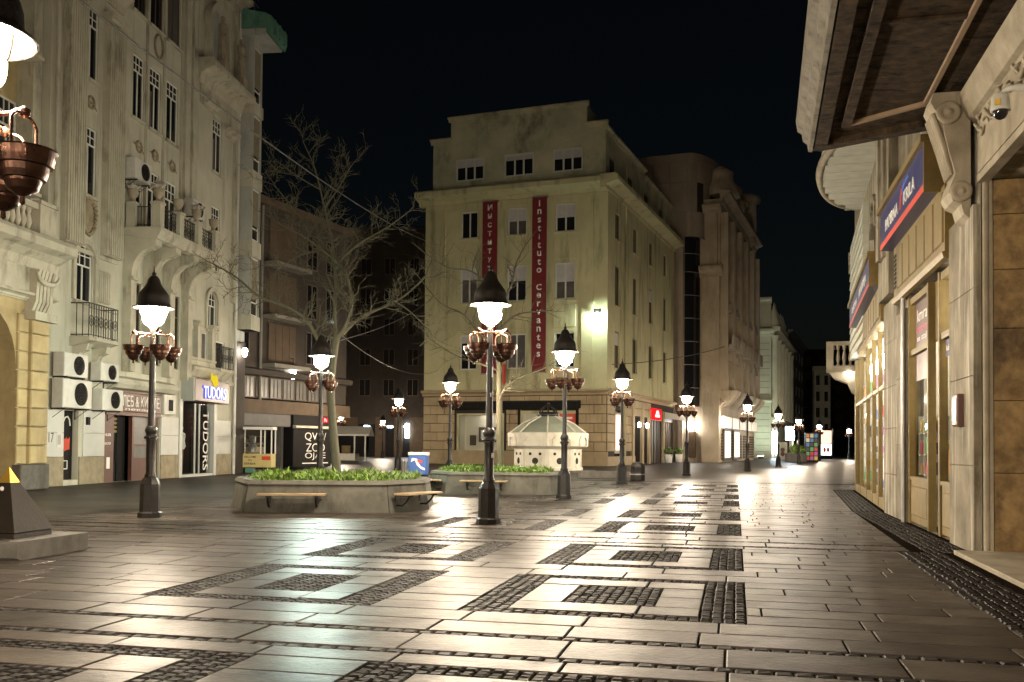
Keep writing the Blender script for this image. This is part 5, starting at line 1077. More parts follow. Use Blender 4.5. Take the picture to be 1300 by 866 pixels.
for z0, z1, mm in ((3.76, 4.7, 'maroon'), (3.05, 3.6, 'maroon')): s1('window_banner', mm, lambda q: q.fbox(FW, 3.7, 5.35, -.075, -.07, z0, z1))
text('kmra', FW, 4.5, -.068, 4.42, .26, M['letter'], S1, 'banner_lettering', depth=.003, width=1.1); text('kreativna', FW, 4.5, -.068, 4.14, .16, mat('pink_letter', (.6, .1, .18), .5), S1, 'banner_lettering', depth=.003, width=1.3); text('na stajl', FW, 4.5, -.068, 3.92, .16, M['letter'], S1, 'banner_lettering', depth=.003, width=1.1)
text('Radno vreme', FW, 7.3, -.068, 3.45, .10, M['letter'], S1, 'window_lettering', depth=.003, width=.75); s1('notice_strip', 'navy', lambda q: q.fbox(FW, 6.85, 7.75, -.078, -.072, 3.3, 3.6))
def room(F, a, b, dep, h, nm='interior', par=None, mt='shopwall'):
    return part(nm, M[mt], par, lambda q: (q.quad(F.w(a, -dep, .03), F.w(b, -dep, .03), F.w(b, -dep, h), F.w(a, -dep, h)), q.quad(F.w(a, -dep, .03), F.w(a, -.3, .03), F.w(a, -.3, h), F.w(a, -dep, h)), q.quad(F.w(b, -dep, .03), F.w(b, -.3, .03), F.w(b, -.3, h), F.w(b, -dep, h)), q.quad(F.w(a, -dep, .03), F.w(b, -dep, .03), F.w(b, -.3, .03), F.w(a, -.3, .03)), q.quad(F.w(a, -dep, h), F.w(b, -dep, h), F.w(b, -.3, h), F.w(a, -.3, h))))
room(FW, 3.36, 7.94, 3.4, 4.9, 'interior', S1)
GC = [mat('goods_%d' % i, c_, .5) for i, c_ in enumerate([(.5, .05, .08), (.08, .2, .45), (.55, .42, .08), (.1, .35, .12), (.6, .58, .5), (.4, .1, .35), (.05, .05, .06), (.55, .25, .08)])]
def goods(F, a, b, n0, z, par, k, h=.3, seed=1):
    r_ = random.Random(seed); s = a
    ms = [MB() for _ in GC]
    while s < b-.05:
        w_ = r_.uniform(.05, .2); hh = r_.uniform(.4, 1)*h; ms[r_.randrange(len(GC))].cbox(F, s, min(s+w_, b), n0-r_.uniform(.1, .2), n0, z, z+hh, .006); s += w_+r_.uniform(0, .06)
    for m_, g_ in zip(ms, GC):
        if m_.v: m_.build('goods', g_, par, 'stuff')
sh1 = s1('shelf', 'white_panel', lambda q: [q.fbox(FW, 3.5, 5.5, -.85, -.35, z, z+.03) for z in (1.05, 1.75)]); sh1b = s1('shelf', 'white_panel', lambda q: [q.fbox(FW, 3.5, 7.9, -3.38, -3.0, z, z+.04) for z in (.5, 1.0, 1.5, 2.0, 2.5, 3.0)])
for i, z in enumerate((1.08, 1.78)): goods(FW, 3.55, 5.45, -.4, z, sh1, i, .5, i)
for i, z in enumerate((.54, 1.04, 1.54, 2.04, 2.54)): goods(FW, 3.55, 7.85, -3.05, z, sh1b, i, .36, 10+i)
sh1c = s1('shelf', 'white_panel', lambda q: q.fbox(FW, 6.85, 7.75, -.7, -.3, 1.3, 1.33)); goods(FW, 6.9, 7.7, -.35, 1.33, sh1c, 0, .45, 30)
for s, n in ((4.2, -1.6), (5.6, -2.4), (7.2, -1.2)): s1('ceiling_lamp', 'tube_w', lambda q: q.lathe(FW.w(s, n, 4.55), [(0, -.22), (.2, -.14), (.24, .05), (0, .16)], 10))
def rack(F, s, n0, n1, zs_, par, seed, h=.36):
    """a display rack standing across the window, facing along the street"""
    G_ = Frame(F.w(s, 0, 0), F.az-90); rk = part('display_rack', M['white_panel'], par, lambda q: [q.fbox(G_, n0, n1, -.22, -.02, z-.03, z) for z in zs_]+[q.fbox(G_, n0, n1, -.24, -.22, zs_[0]-.03, zs_[-1]+h)])
    for i, z in enumerate(zs_): goods(G_, n0+.03, n1-.03, -.04, z, rk, i, h, seed+i)
for i, s in enumerate((3.75, 4.35, 4.95)): rack(FW, s, .16, .95, (1.08, 1.5, 1.95), S1, 70+5*i)
rack(FW, 7.0, .16, .9, (1.08, 1.5, 1.95, 2.4), S1, 91); rack(FW, 6.2, 1.45, 2.6, (.3, .75, 1.2, 1.65, 2.1, 2.6), S1, 97)
s1('lamp_string', 'tube_w', lambda q: [q.lathe(FW.w(7.1+.05*math.sin(k), -.2, 4.6-.17*k), [(0, -.03), (.03, 0), (0, .03)], 6) for k in range(6)])
# intercom boxes on the pier
ic = thing('intercom_box', 'small brown intercom box fixed on the limestone pier', 'intercom', FW.w(8.7, .1, 2.0))
part('box', M['maroon_w'], ic, lambda q: q.cbox(FW, 8.72, 9.12, .09, .2, 1.98, 2.5, .02)); part('plate', M['steel'], ic, lambda q: q.fbox(FW, 8.78, 9.06, .2, .206, 2.06, 2.42)); part('small_box', M['black'], ic, lambda q: q.cbox(FW, 8.5, 8.64, .09, .15, 2.08, 2.4, .01))
# farther shopfront
S2 = thing('glassware_shop_front', 'ochre shopfront with brightly lit glass shelves farther along the limestone building', 'shopfront', FX.w(-6, 0, 0))
def s2(name, mt, fn, par=None): return part(name, M[mt], par or S2, fn)
sg2 = s2('sign_board', 'navy', lambda q: q.fbox(FX, -9.5, -.1, .1, .4, 5.8, 6.5)); part('sign_trim', M['ochre'], sg2, lambda q: q.fbox(FX, -9.7, -.05, .05, .46, 6.5, 6.64)); part('sign_end', M['ochre'], sg2, lambda q: q.fbox(FX, -.1, -.04, .05, .42, 5.75, 6.5)); part('sign_stripe', M['red'], sg2, lambda q: q.fbox(FX, -9.5, -.1, .4, .408, 5.8, 5.9))
text('KNJIŽARA', FX, -6.7, .4, 6.17, .3, M['letter'], sg2, 'sign_lettering', depth=.01, width=2.6); text('AKADEMIJA', FX, -2.9, .4, 6.17, .3, M['letter'], sg2, 'sign_lettering', depth=.01, width=3.0)
bd2 = s2('panel_band', 'ochre', lambda q: q.fbox(FX, -9.6, -.1, -.02, .14, 4.85, 5.8))
for k in range(10): part('panel', M['ochre'], bd2, lambda q: q.cbox(FX, -9.4+.93*k, -8.6+.93*k, .14, .17, 4.98, 5.7, .015))
for s in (-13.0, -10.3, -7.2, -4.7, -2.5, -.45): s2('post', 'ochre', lambda q: q.cbox(FX, s-.055, s+.055, -.1, .015, 0, 4.85, .01))
s2('transom', 'ochre', lambda q: q.fbox(FX, -13, -.45, -.1, .0, 3.2, 3.3)); s2('base', 'ochre', lambda q: q.fbox(FX, -13, -.45, -.1, .0, .0, .28)); s2('pane', 'glass_shop', lambda q: q.quad(FX.w(-13, -.08, .28), FX.w(-.45, -.08, .28), FX.w(-.45, -.08, 4.85), FX.w(-13, -.08, 4.85)))
room(FX, -13.1, -.4, 2.6, 4.9, 'interior', S2)
sh2 = s2('shelf', 'white_panel', lambda q: [q.fbox(FX, -12.5, -.8, -.9, -.4, z, z+.03) for z in (.6, 1.3, 2.0, 2.7)])
for i, z in enumerate((.63, 1.33, 2.03, 2.73)): goods(FX, -12.4, -.9, -.45, z, sh2, i, .42, 50+i)
for s in (-11.5, -8.5, -6, -3.6, -1.4): s2('ceiling_lamp', 'tube_w', lambda q: q.lathe(FX.w(s, -.6, 4.5), [(0, -.22), (.22, -.14), (.25, .05), (0, .16)], 10))
for i, s in enumerate((-12.0, -11.0, -9.6, -8.6, -6.4, -5.5, -3.9, -3.1, -1.8, -1.1)): rack(FX, s, .14, .8, (.5, 1.0, 1.5, 2.0, 2.5, 3.5), S2, 130+7*i, .4)
for s in (-10.1, -7.0, -4.5, -2.3): s2('light_strip', 'tube_w', lambda q: q.fbox(FX, s-.35, s-.28, -.42, -.36, .5, 4.6))
s2('lit_column', 'tube_w', lambda q: q.fbox(FX, -.72, -.6, -.5, -.4, 1.0, 4.6))
# upper floor: arched window, pale siding, curved eave
window(BR_, FX, -4.0, -2.2, 5.9, 8.6, -.3, 2, .6, 2, fm='frame_d', sill=False)
br('arch_surround', 'wall_st', lambda q: (archivolt(q, FX, -3.95, -2.25, 7.75, .85, .22, -.01, .14), spandrel(q, FX, -4.0, -2.2, 7.75, 8.6, -.3, .0)))
for k in range(13): br('siding_board', 'siding', lambda q: q.prof(FX, [(-.01, 5.0+.34*k), (.2, 5.0+.34*k), (.16, 5.33+.34*k), (-.01, 5.33+.34*k)], -13.5, -6.2))
EC, EA, EB, EZ = -5.0, 4.6, 1.45, 10.0
def eave(q, z0, z1, k=1.0, m=20):
    pts = [(EC+EA*math.cos(PI*i/m), EB*math.sin(PI*i/m)) for i in range(m+1)]
    q.add([FX.w(s, n, z0) for s, n in pts]+[FX.w(s, n, z1) for s, n in pts], [tuple(range(m+1)), tuple(range(2*m+1, m, -1))]+[(i, i+1, m+2+i, m+1+i) for i in range(m)])
br('eave', 'siding', lambda q: eave(q, EZ, EZ+.6)); br('eave_moulding', 'lime', lambda q: q.tube([FX.w(EC+(EA+.05)*math.cos(PI*i/24), (EB+.05)*math.sin(PI*i/24), EZ+.04) for i in range(25)], .12, 6))
for i in range(11):
    sq = EC-EA+2*EA*(i+.5)/11; nh = EB*math.sqrt(max(0, 1-((sq-EC)/EA)**2))-.05; br('eave_board', 'siding', lambda q: q.fbox(FX, sq-EA/11+.02, sq+EA/11-.02, .0, nh, EZ-.055, EZ+.005))
# strip of dark cobbles along the foot of the wall
ck = MB(); rs2 = random.Random(9)
for F_, a, b in ((FW, -.1, 22), (FX, -13.5, -.1)):
    nn = int((b-a)/.12)
    for i in range(nn):
        for j in range(6):
            s = a+.12*(i+.5); n_ = .10+.115*(j+.5)+rs2.uniform(-.015, .015)+(.45 if (F_ is FW and s > 9.9) else 0); z = rs2.uniform(-.003, .003); e = .048+rs2.uniform(-.006, .002); k_ = .72
            ck.add([F_.w(s+p*e, n_+q*e, .0) for p, q in ((-1, -1), (1, -1), (1, 1), (-1, 1))]+[F_.w(s+p*e*k_, n_+q*e*k_, z+.012) for p, q in ((-1, -1), (1, -1), (1, 1), (-1, 1))], [(4, 5, 6, 7), (0, 1, 5, 4), (1, 2, 6, 5), (2, 3, 7, 6), (3, 0, 4, 7)])
ck.build('wall_side_cobbles', M['cobble'], paving, 'stuff')
part('cobble_bed', M['ground'], paving, lambda q: (q.quad(FW.w(-.2, 0, .0035), FW.w(22.1, 0, .0035), FW.w(22.1, 1.28, .0035), FW.w(-.2, .8, .0035)), q.quad(FX.w(-13.6, 0, .0036), FX.w(-.1, 0, .0036), FX.w(-.1, .82, .0036), FX.w(-13.6, .82, .0036))))
# corner house with a balustraded balcony beyond
FRB = Frame(at(1085, 566, 43), 112)
BRB = thing('balcony_corner_house', 'warm lit corner house with a stone balustrade balcony past the shops', 'building', FRB.w(0, 0, 0))
part('wall', M['lime'], BRB, lambda q: q.fbox(FRB, 0, 12, -8, 0, 0, 10.2)); part('cornice', M['lime'], BRB, lambda q: (cornice(q, FRB, -.25, 12, 9.4, .9, .35)))
bs = part('balcony', M['lime'], BRB, lambda q: (q.fbox(FRB, -1.15, 3, -1.2, .75, 4.98, 5.25), q.extr(FRB, [(-1.05, 4.98), (.2, 4.98), (.2, 4.0), (-.1, 4.05), (-.3, 4.5), (-.9, 4.75)], -.9, .5)))
part('rail', M['lime'], bs, lambda q: (q.fbox(FRB, -1.15, 3, .5, .75, 6.15, 6.32), q.fbox(FRB, -1.15, -.9, -1.2, .5, 6.15, 6.32), q.fbox(FRB, -1.15, -.85, .45, .75, 5.25, 6.15)))
b2 = MB(); b2.lathe((0, 0, 0), [(.08, 0), (.08, .06), (.045, .1), (.10, .3), (.09, .4), (.045, .68), (.08, .8), (.08, .9)], 8); b2m = b2.mesh('baluster'); b2m.materials.append(M['lime'])
for i in range(9): link('baluster', b2m, None, bs, M=Matrix.Translation(FRB.w(-.66+.26*i, .62, 5.25)))
part('balcony_lamp', M['tube_w'], bs, lambda q: q.lathe(FRB.w(-.2, .7, 4.9), [(0, -.1), (.1, -.06), (.12, .06), (0, .1)], 8))
# ------------------------------------------------------------------ planters with benches
def planter(pts, H, label, seed, tuft, glab):
    cx = sum(p[0] for p in pts)/len(pts); cy = sum(p[1] for p in pts)/len(pts); m = len(pts)
    o = thing('planter', label, 'planter', (cx, cy, 0), 'octagonal concrete planters')
    ins = lambda k: [(cx+(x-cx)*k, cy+(y-cy)*k) for x, y in pts]
    # each side a cast concrete panel of its own
    a, b = ins(1.0), ins(.955)
    for i in range(m):
        j = (i+1) % m; c = .004
        lp = lambda p, q, t: (p[0]+(q[0]-p[0])*t, p[1]+(q[1]-p[1])*t)
        A0, A1 = lp(a[i], a[j], c), lp(a[j], a[i], c); B0_, B1_ = lp(b[i], b[j], c), lp(b[j], b[i], c); i_ = ins(.86); I0, I1 = i_[i], i_[j]
        part('side_panel', M['concrete'], o, lambda q: q.hexa([(*A0, 0), (*A1, 0), (*I1, 0), (*I0, 0), (*B0_, H-.09), (*B1_, H-.09), (*I1, H-.09), (*I0, H-.09)]))
        R0, R1 = ins(.975)[i], ins(.975)[j]; T0, T1 = ins(.94)[i], ins(.94)[j]; Q0, Q1 = ins(.84)[i], ins(.84)[j]
        part('rim', M['concrete'], o, lambda q: (q.hexa([(*R0, H-.088), (*R1, H-.088), (*Q1, H-.088), (*Q0, H-.088), (*T0, H), (*T1, H), (*Q1, H), (*Q0, H)])))
    part('soil', M['soil'], o, lambda q: q.add([(x, y, H-.06) for x, y in ins(.87)], [tuple(range(m))]))
    r = random.Random(seed); lf = MB(); i_ = ins(.84)
    def inside(x, y):
        s = None
        for i in range(m):
            x0, y0 = i_[i]; x1, y1 = i_[(i+1) % m]; c = (x1-x0)*(y-y0)-(y1-y0)*(x-x0)
            if s is None: s = c > 0
            elif (c > 0) != s: return False
        return True
    xs = [p[0] for p in pts]; ys = [p[1] for p in pts]; n = 0
    while n < tuft:
        x, y = r.uniform(min(xs), max(xs)), r.uniform(min(ys), max(ys))
        if not inside(x, y): continue
        n += 1; h = r.uniform(.10, .26)*(1.35 if r.random() < .08 else 1)*(.7+.5*math.sin(x*2.3+y)**2)
        for _ in range(5):
            t = r.uniform(0, 2*PI); w = r.uniform(.015, .03); ln = h*r.uniform(.6, 1.1); ox, oy = r.uniform(-.05, .05), r.uniform(-.05, .05)
            d = Vector((math.cos(t), math.sin(t), 0)); p = Vector((x+ox, y+oy, H-.07)); k = Vector((-d.y, d.x, 0))*w; l_ = r.uniform(.2, .9)
            lf.add([p-k*.4, p+k*.4, p+d*ln*l_*.5+Vector((0, 0, ln*.6))+k, p+d*ln*l_*.5+Vector((0, 0, ln*.6))-k, p+d*ln*l_+Vector((0, 0, ln*.9))], [(0, 1, 2, 3), (3, 2, 4)])
    lo = lf.build('ground_cover', M['leaf']); tag(lo, glab, 'plants', kind='stuff'); return o
def bench(F, s0, s1, n0, n1, z, label, slats=4):
    o = thing('bench', label, 'bench', F.w((s0+s1)/2, (n0+n1)/2, 0), 'timber benches on the planters')
    w = (n1-n0)/slats
    for k in range(slats): part('slat', M['wood'], o, lambda q: q.cbox(Frame(F.o, F.az), s0, s1, n0+w*k+.008, n0+w*(k+1)-.008, z-.045, z, .006))
    for s in (s0+.22, s1-.22):
        part('bracket', M['iron'], o, lambda q: (q.tube([F.w(s, n0-.12, z-.30), F.w(s, n0+.1, z-.3), F.w(s, n0+.22, z-.2), F.w(s, n1-.12, z-.06)], .025, 6), q.fbox(F, s-.025, s+.025, n0-.1, n1-.03, z-.085, z-.046), q.fbox(F, s-.03, s+.03, n0-.14, n0-.08, z-.35, z-.05)))
    return o
P1 = [(-6.2, 22.45), (-2.85, 22.75), (-2.05, 24.2), (-2.1, 26.3), (-3.0, 27.6), (-6.0, 27.5), (-7.1, 26.6), (-7.28, 25.2)]
planter(P1, .74, 'octagonal concrete planter around the tall bare tree', 1, 2600, 'low bright green plants filling the planter of the tall bare tree')
P2 = [(-2.2, 32.1), (1.35, 31.75), (1.75, 33.2), (1.7, 35.2), (.8, 36.4), (-1.9, 36.5), (-2.85, 35.2), (-2.9, 33.4)]
planter(P2, .72, 'octagonal concrete planter between the tall lamp and the fountain', 2, 2000, 'low green plants filling the planter before the fountain')
def edge_frame(a, b):
    d = Vector((b[0]-a[0], b[1]-a[1], 0)); return Frame(a, math.degrees(math.atan2(d.x, d.y)))
FB1 = edge_frame(P1[0], P1[1]); s_a = FB1.px(327, 628, .3)[0]; s_b = FB1.px(413, 628, .3)[0]
bench(FB1, s_a, s_b, .04, .46, .46, 'timber bench on the long front side of the tree planter')
FB2 = edge_frame(P1[1], P1[2]); bench(FB2, .1, 1.55, .04, .48, .46, 'timber bench on the narrow end of the tree planter')
FB3 = edge_frame(P2[0], P2[1]); bench(FB3, .55, 2.1, .04, .46, .46, 'timber bench on the planter before the fountain')
FB4 = edge_frame(P2[7], P2[0]); bench(FB4, .0, 1.3, .04, .48, .46, 'timber bench on the slanted corner of the planter before the fountain')

# ------------------------------------------------------------------ bare trees
def tree(name, label, limbs, D, seed, loc, levels=3, dens=1.0, group=None, keep=None):
    """limbs: (x, y, dy, r) in picture pixels turned into points at the trunk's own distance"""
    o = thing(name, label, 'tree', loc, group); r = random.Random(seed)
    tr, lm, tw = MB(), MB(), MB(); ends = []
    def smooth(ps, rr, k=4):
        out, ro = [], []
        for i in range(len(ps)-1):
            p0, p1, p2, p3 = ps[max(i-1, 0)], ps[i], ps[i+1], ps[min(i+2, len(ps)-1)]
            for j in range(k):
                t = j/k; out.append(.5*((2*p1)+(p2-p0)*t+(2*p0-5*p1+4*p2-p3)*t*t+(3*p1-p0-3*p2+p3)*t**3)); ro.append(rr[i]+(rr[i+1]-rr[i])*t)
        out.append(ps[-1]); ro.append(rr[-1]); return out, ro
    def twig(p, d, ln, rad, lev):
        k = 3 if lev < 2 else 4; pts = [p]; q = p; dd = d.normalized()
        for i in range(k):
            dd = (dd + Vector((r.gauss(0, .22), r.gauss(0, .22), r.gauss(.07, .16)))).normalized(); q = q+dd*ln/k; pts.append(q)
        rr = [rad*(1-.62*i/k) for i in range(k+1)]
        (tw if rad < .022 else lm).tube(pts, rr, 4 if rad < .022 else 5)
        if lev > 0:
            for i in range(1, len(pts)):
                for _ in range(2 if r.random() < .72*dens else 1):
                    if r.random() > .74*dens: continue
                    side = dd.orthogonal().normalized(); side.rotate(Matrix.Rotation(r.uniform(0, 2*PI), 3, dd)); nd = (dd*r.uniform(.35, .9)+side*r.uniform(.5, 1.0)+Vector((0, 0, r.uniform(-.05, .35)))).normalized()
                    twig(pts[i], nd, ln*r.uniform(.4, .7), max(.0095, rr[i]*.68), lev-1)
    for li, lb in enumerate(limbs):
        ps = [at(x, y, D+dy) for x, y, dy, _ in lb]; rr = [q[3]*(1 if li == 0 else .8) for q in lb]
        ps, rr = smooth(ps, rr); (tr if li == 0 else lm).tube(ps, rr, 12 if li == 0 else 8)
        if li:
            for i in range(3, len(ps)):
                if rr[i] > .125: continue
                t = (ps[i]-ps[i-1]).normalized()
                for _ in range(1 if r.random() < .55*dens else 2):
                    if r.random() > .78: continue
                    side = t.orthogonal().normalized(); side.rotate(Matrix.Rotation(r.uniform(0, 2*PI), 3, t)); nd = (t*.45+side*.9+Vector((0, 0, .2))).normalized()
                    twig(ps[i], nd, r.uniform(.7, 1.35), max(.016, rr[i]*.5), levels-1)
            twig(ps[-1], ps[-1]-ps[-2], 1.0, rr[-1], levels-1)
    tr.build('trunk', M['bark'], o); lm.build('limbs', M['bark'], o); tw.build('twigs', M['twig' if D < 30 else 'bark'], o, 'stuff')  # near tree takes the lamplit twig colour, the farther one stays dark
    return o
b1 = gnd(428, 611)
T1 = [[(430, 612, 0, .27), (428, 600, 0, .21), (424, 560, 0, .185), (420, 500, 0, .17), (423, 455, 0, .165), (428, 425, 0, .15)],
      [(424, 462, 0, .13), (408, 440, -.1, .115), (390, 408, -.3, .10), (365, 390, -.5, .085), (330, 377, -.8, .065), (300, 352, -1.0, .045), (270, 335, -1.2, .03)],
      [(427, 435, 0, .12), (425, 400, .1, .10), (426, 360, .2, .09), (424, 325, .2, .08), (418, 290, .3, .065), (410, 255, .4, .05), (400, 215, .5, .035), (385, 180, .5, .02)],
      [(428, 430, 0, .13), (442, 405, -.2, .11), (446, 380, -.3, .095), (440, 350, -.3, .085), (428, 333, -.3, .07), (410, 318, -.5, .055), (385, 300, -.8, .04), (362, 288, -1, .03)],
      [(434, 425, 0, .12), (455, 405, .3, .10), (485, 390, .6, .08), (510, 378, .8, .06), (540, 352, .9, .035)],
      [(421, 325, .2, .06), (400, 305, .6, .05), (375, 268, 1.0, .04), (352, 240, 1.2, .025)],
      [(428, 335, -.1, .06), (455, 310, -.4, .05), (490, 290, -.6, .04), (520, 268, -.8, .025)],
      [(412, 265, .4, .045), (430, 238, .2, .035), (445, 212, .1, .02)],
      [(405, 240, .5, .035), (380, 225, .6, .03), (352, 205, .7, .018)],
      [(500, 383, .7, .05), (520, 395, .3, .04), (545, 420, 0, .025)],
      [(405, 318, -.4, .05), (380, 325, -1, .04), (355, 340, -1.5, .025)]]
tree('bare_tree', 'tall bare forked tree rising from the planter in front of the dark building', T1, b1.y, 11, b1, 3, 1.0, 'bare trees in planters')
b2_ = gnd(636, 608)
T2 = [[(636, 606, 0, .20), (635, 590, 0, .165), (634, 540, 0, .155), (634, 480, 0, .15), (634, 430, 0, .14), (634, 385, 0, .12)],
      [(634, 508, -.1, .075), (642, 492, -.6, .065), (660, 480, -1, .055), (690, 468, -1.4, .04), (712, 455, -1.7, .022)],
      [(634, 445, 0, .10), (610, 425, -.4, .08), (590, 400, -.6, .06), (560, 385, -.8, .04), (530, 350, -1.0, .025)],
      [(634, 400, 0, .10), (625, 370, -.2, .08), (600, 345, -.4, .055), (570, 340, -.5, .035), (540, 322, -.6, .02)],
      [(634, 390, 0, .09), (650, 360, .2, .07), (655, 335, .3, .05), (668, 310, .3, .03)],
      [(634, 420, 0, .08), (655, 400, -.5, .06), (690, 395, -.8, .03)],
      [(632, 470, 0, .07), (610, 462, -.5, .055), (580, 452, -.8, .04), (545, 430, -1.0, .022)]]
tree('bare_tree', 'smaller bare tree with drooping boughs behind the tall lamp', T2, b2_.y, 5, b2_, 2, .8, 'bare trees in planters')

# ------------------------------------------------------------------ white octagonal fountain
fc = gnd(697, 601); FN = thing('fountain', 'white marble octagonal fountain with a faceted roof and crown finial', 'fountain', (fc.x, fc.y+2.0, 0))
fo = Vector((fc.x, fc.y+2.0, 0)); ro = math.radians(-93)
def fn(name, mt, fn_): return part(name, M[mt], FN, fn_)
fn('base_step', 'granite', lambda q: q.lathe(fo, [(2.9, 0), (2.9, .16), (2.5, .16)], 8, ro, False)); fn('body', 'marble', lambda q: q.lathe(fo, [(2.12, .14), (2.12, .32), (2.05, .36), (2.05, 1.42), (2.14, 1.48)], 8, ro, False))
fn('cornice', 'marble', lambda q: q.lathe(fo, [(2.14, 1.46), (2.30, 1.52), (2.44, 1.60), (2.46, 2.36), (2.40, 2.42)], 8, ro, False))
fn('roof', 'tile_gr', lambda q: q.lathe(fo, [(2.30, 2.40), (1.55, 2.95), (.55, 3.42)], 8, ro, False)); fn('roof_hip', 'marble', lambda q: [q.tube([fo+Vector((2.3*math.cos(ro+PI/4*k), 2.3*math.sin(ro+PI/4*k), 2.42)), fo+Vector((1.56*math.cos(ro+PI/4*k), 1.56*math.sin(ro+PI/4*k), 2.97)), fo+Vector((.56*math.cos(ro+PI/4*k), .56*math.sin(ro+PI/4*k), 3.43))], .05, 5) for k in range(8)])
fn('crown', 'iron', lambda q: (q.lathe(fo, [(.62, 3.40), (.70, 3.5), (.62, 3.62), (.48, 3.68)], 12), [q.tube([fo+Vector((.55*math.cos(PI/4*k), .55*math.sin(PI/4*k), 3.62)), fo+Vector((.42*math.cos(PI/4*k), .42*math.sin(PI/4*k), 3.85)), fo+Vector((0, 0, 4.15))], .045, 5) for k in range(8)], q.lathe(fo+Vector((0, 0, 4.12)), [(0, 0), (.08, .05), (.06, .14), (0, .22)], 8)))
ap = 2.05*math.cos(PI/8); apu = 2.46*math.cos(PI/8)
for k in range(8):
    a = ro+PI/8+PI/4*k; nrm = Vector((math.cos(a), math.sin(a), 0)); Fk = Frame(fo+nrm*0, math.degrees(math.atan2(-nrm.y, nrm.x))) if False else None
    Fk = Frame(fo, 90-math.degrees(a)+90)        # n = outward normal
    if Fk.n.dot(nrm) < .99: Fk = Frame(fo, Fk.az+180)
    def frame_(q):
        out_ = [(-.62, 1.62), (-.62, 2.0), (-.38, 2.26), (.38, 2.26), (.62, 2.0), (.62, 1.62)]; in_ = [(-.48, 1.62), (-.48, 1.94), (-.30, 2.13), (.30, 2.13), (.48, 1.94), (.48, 1.62)]
        for i in range(5): q.extr(Fk, [in_[i], in_[i+1], out_[i+1], out_[i]], apu-.05, apu+.09)
    fn('arch_frame', 'marble', frame_)
    fn('basin_mask', 'joint', lambda q: (q.lathe(Fk.w(0, ap+.0, .72), [(.0, .05), (.12, .05), (.2, .02), (.2, -.05)], 12, axis=Matrix((Fk.d, Vector((0, 0, 1)), Fk.n)).transposed())))
    for s in (-.32, .32): fn('spout_hole', 'joint', lambda q: q.lathe(Fk.w(s, ap+.0, 1.14), [(.0, .03), (.09, .03), (.10, -.05)], 10, axis=Matrix((Fk.d, Vector((0, 0, 1)), Fk.n)).transposed()))
    fn('wall_panel', 'marble', lambda q: [q.fbox(Fk, s-.03, s+.03, ap-.02, ap+.035, .36, 1.42) for s in (-.68, .68)])
lw = MB(); lw.box(3.4, 6.2, 49.5, 50.1, 0, .34); o = lw.build('low_kerb_wall', M['granite']); tag(o, 'long low granite kerb wall beside the fountain', 'low wall')

# ------------------------------------------------------------------ pyramid monument
py = thing('pyramid_monument', 'small dark metal pyramid with a golden tip on a stone slab', 'monument', (-7.2, 13.9, 0))
FPy = Frame((-7.2, 13.9), 100)
part('slab', M['granite'], py, lambda q: (q.cbox(FPy, -1.0, .74, -.79, .74, 0, .25, .03)))
def pyr(q, h0, h1, b0, b1):
    q.hexa([FPy.w(-b0, b0, h0), FPy.w(b0, b0, h0), FPy.w(b0, -b0, h0), FPy.w(-b0, -b0, h0), FPy.w(-b1, b1, h1), FPy.w(b1, b1, h1), FPy.w(b1, -b1, h1), FPy.w(-b1, -b1, h1)])
part('foot', M['rust'], py, lambda q: pyr(q, .25, .33, .41, .40)); part('body', M['rust'], py, lambda q: pyr(q, .335, 1.01, .43, .10)); part('tip', M['gold'], py, lambda q: pyr(q, 1.012, 1.235, .104, .003))
part('plaque', M['letter'], py, lambda q: q.lathe(FPy.w(.02, .165, .93), [(0, .012), (.03, .01), (.034, 0)], 10, axis=Matrix((FPy.d, Vector((0, 0, 1)), FPy.n)).transposed()))
for k, (b_, z_) in enumerate((('N', .62), ('44', .54))): text(b_, FPy, -.12, .30+.035*k, z_, .06, M['steel'], py, 'engraving', depth=.004)

# ------------------------------------------------------------------ small street things
def sbox(D, x, y): return at(x, y, D)
FK = Frame(gnd(322, 601), 92)
ct = thing('snack_cart', 'cream snack cart with black lettering and a glass cabinet by the drainpipe', 'cart', FK.w(0, 0, 0))
part('counter', M['cream_sheet'], ct, lambda q: q.cbox(FK, -.75, .95, -.8, 0, .32, 1.05, .02)); part('cabinet_frame', M['letter'], ct, lambda q: [q.fbox(FK, s-.03, s+.03, n-.06, n, 1.05, 2.35) for s in (-.75, .35, .93) for n in (-.02, -.76)]+[q.fbox(FK, -.8, 1.0, -.82, .04, 2.35, 2.5)])
part('cabinet_glass', M['glass_shop'], ct, lambda q: q.quad(FK.w(-.7, -.05, 1.1), FK.w(.9, -.05, 1.1), FK.w(.9, -.05, 2.3), FK.w(-.7, -.05, 2.3))); part('shelf', M['steel'], ct, lambda q: [q.fbox(FK, -.7, .3, -.7, -.2, z, z+.04) for z in (1.12, 1.6)])
part('machine', M['steel'], ct, lambda q: q.lathe(FK.w(-.2, -.4, 1.15), [(.25, 0), (.25, .3), (.12, .4), (.18, .8), (0, .9)], 12)); part('flag_card', M['red'], ct, lambda q: (q.fbox(FK, .42, .9, .0, .008, .72, .92)))
for b_, z_, w_ in (('WELCOME', .88, .66), ('TO', .70, .2), ('SERBIA', .52, .66)): text(b_, FK, -.22, .0, z_, .11, M['letter_dk'], ct, 'lettering', depth=.004, width=w_, bold=.012)
for s in (-.55, .7): part('wheel', M['black'], ct, lambda q: q.lathe(FK.w(s, -.15, .17), [(.0, -.05), (.17, -.05), (.17, .05), (0, .05)], 14, axis=Matrix((FK.d, Vector((0, 0, 1)), FK.n)).transposed()))
part('drawer', M['verdigris'], ct, lambda q: q.cbox(FK, -.5, 0, -.3, -.05, .02, .3, .02))
FT = Frame(gnd(443, 586), 92)
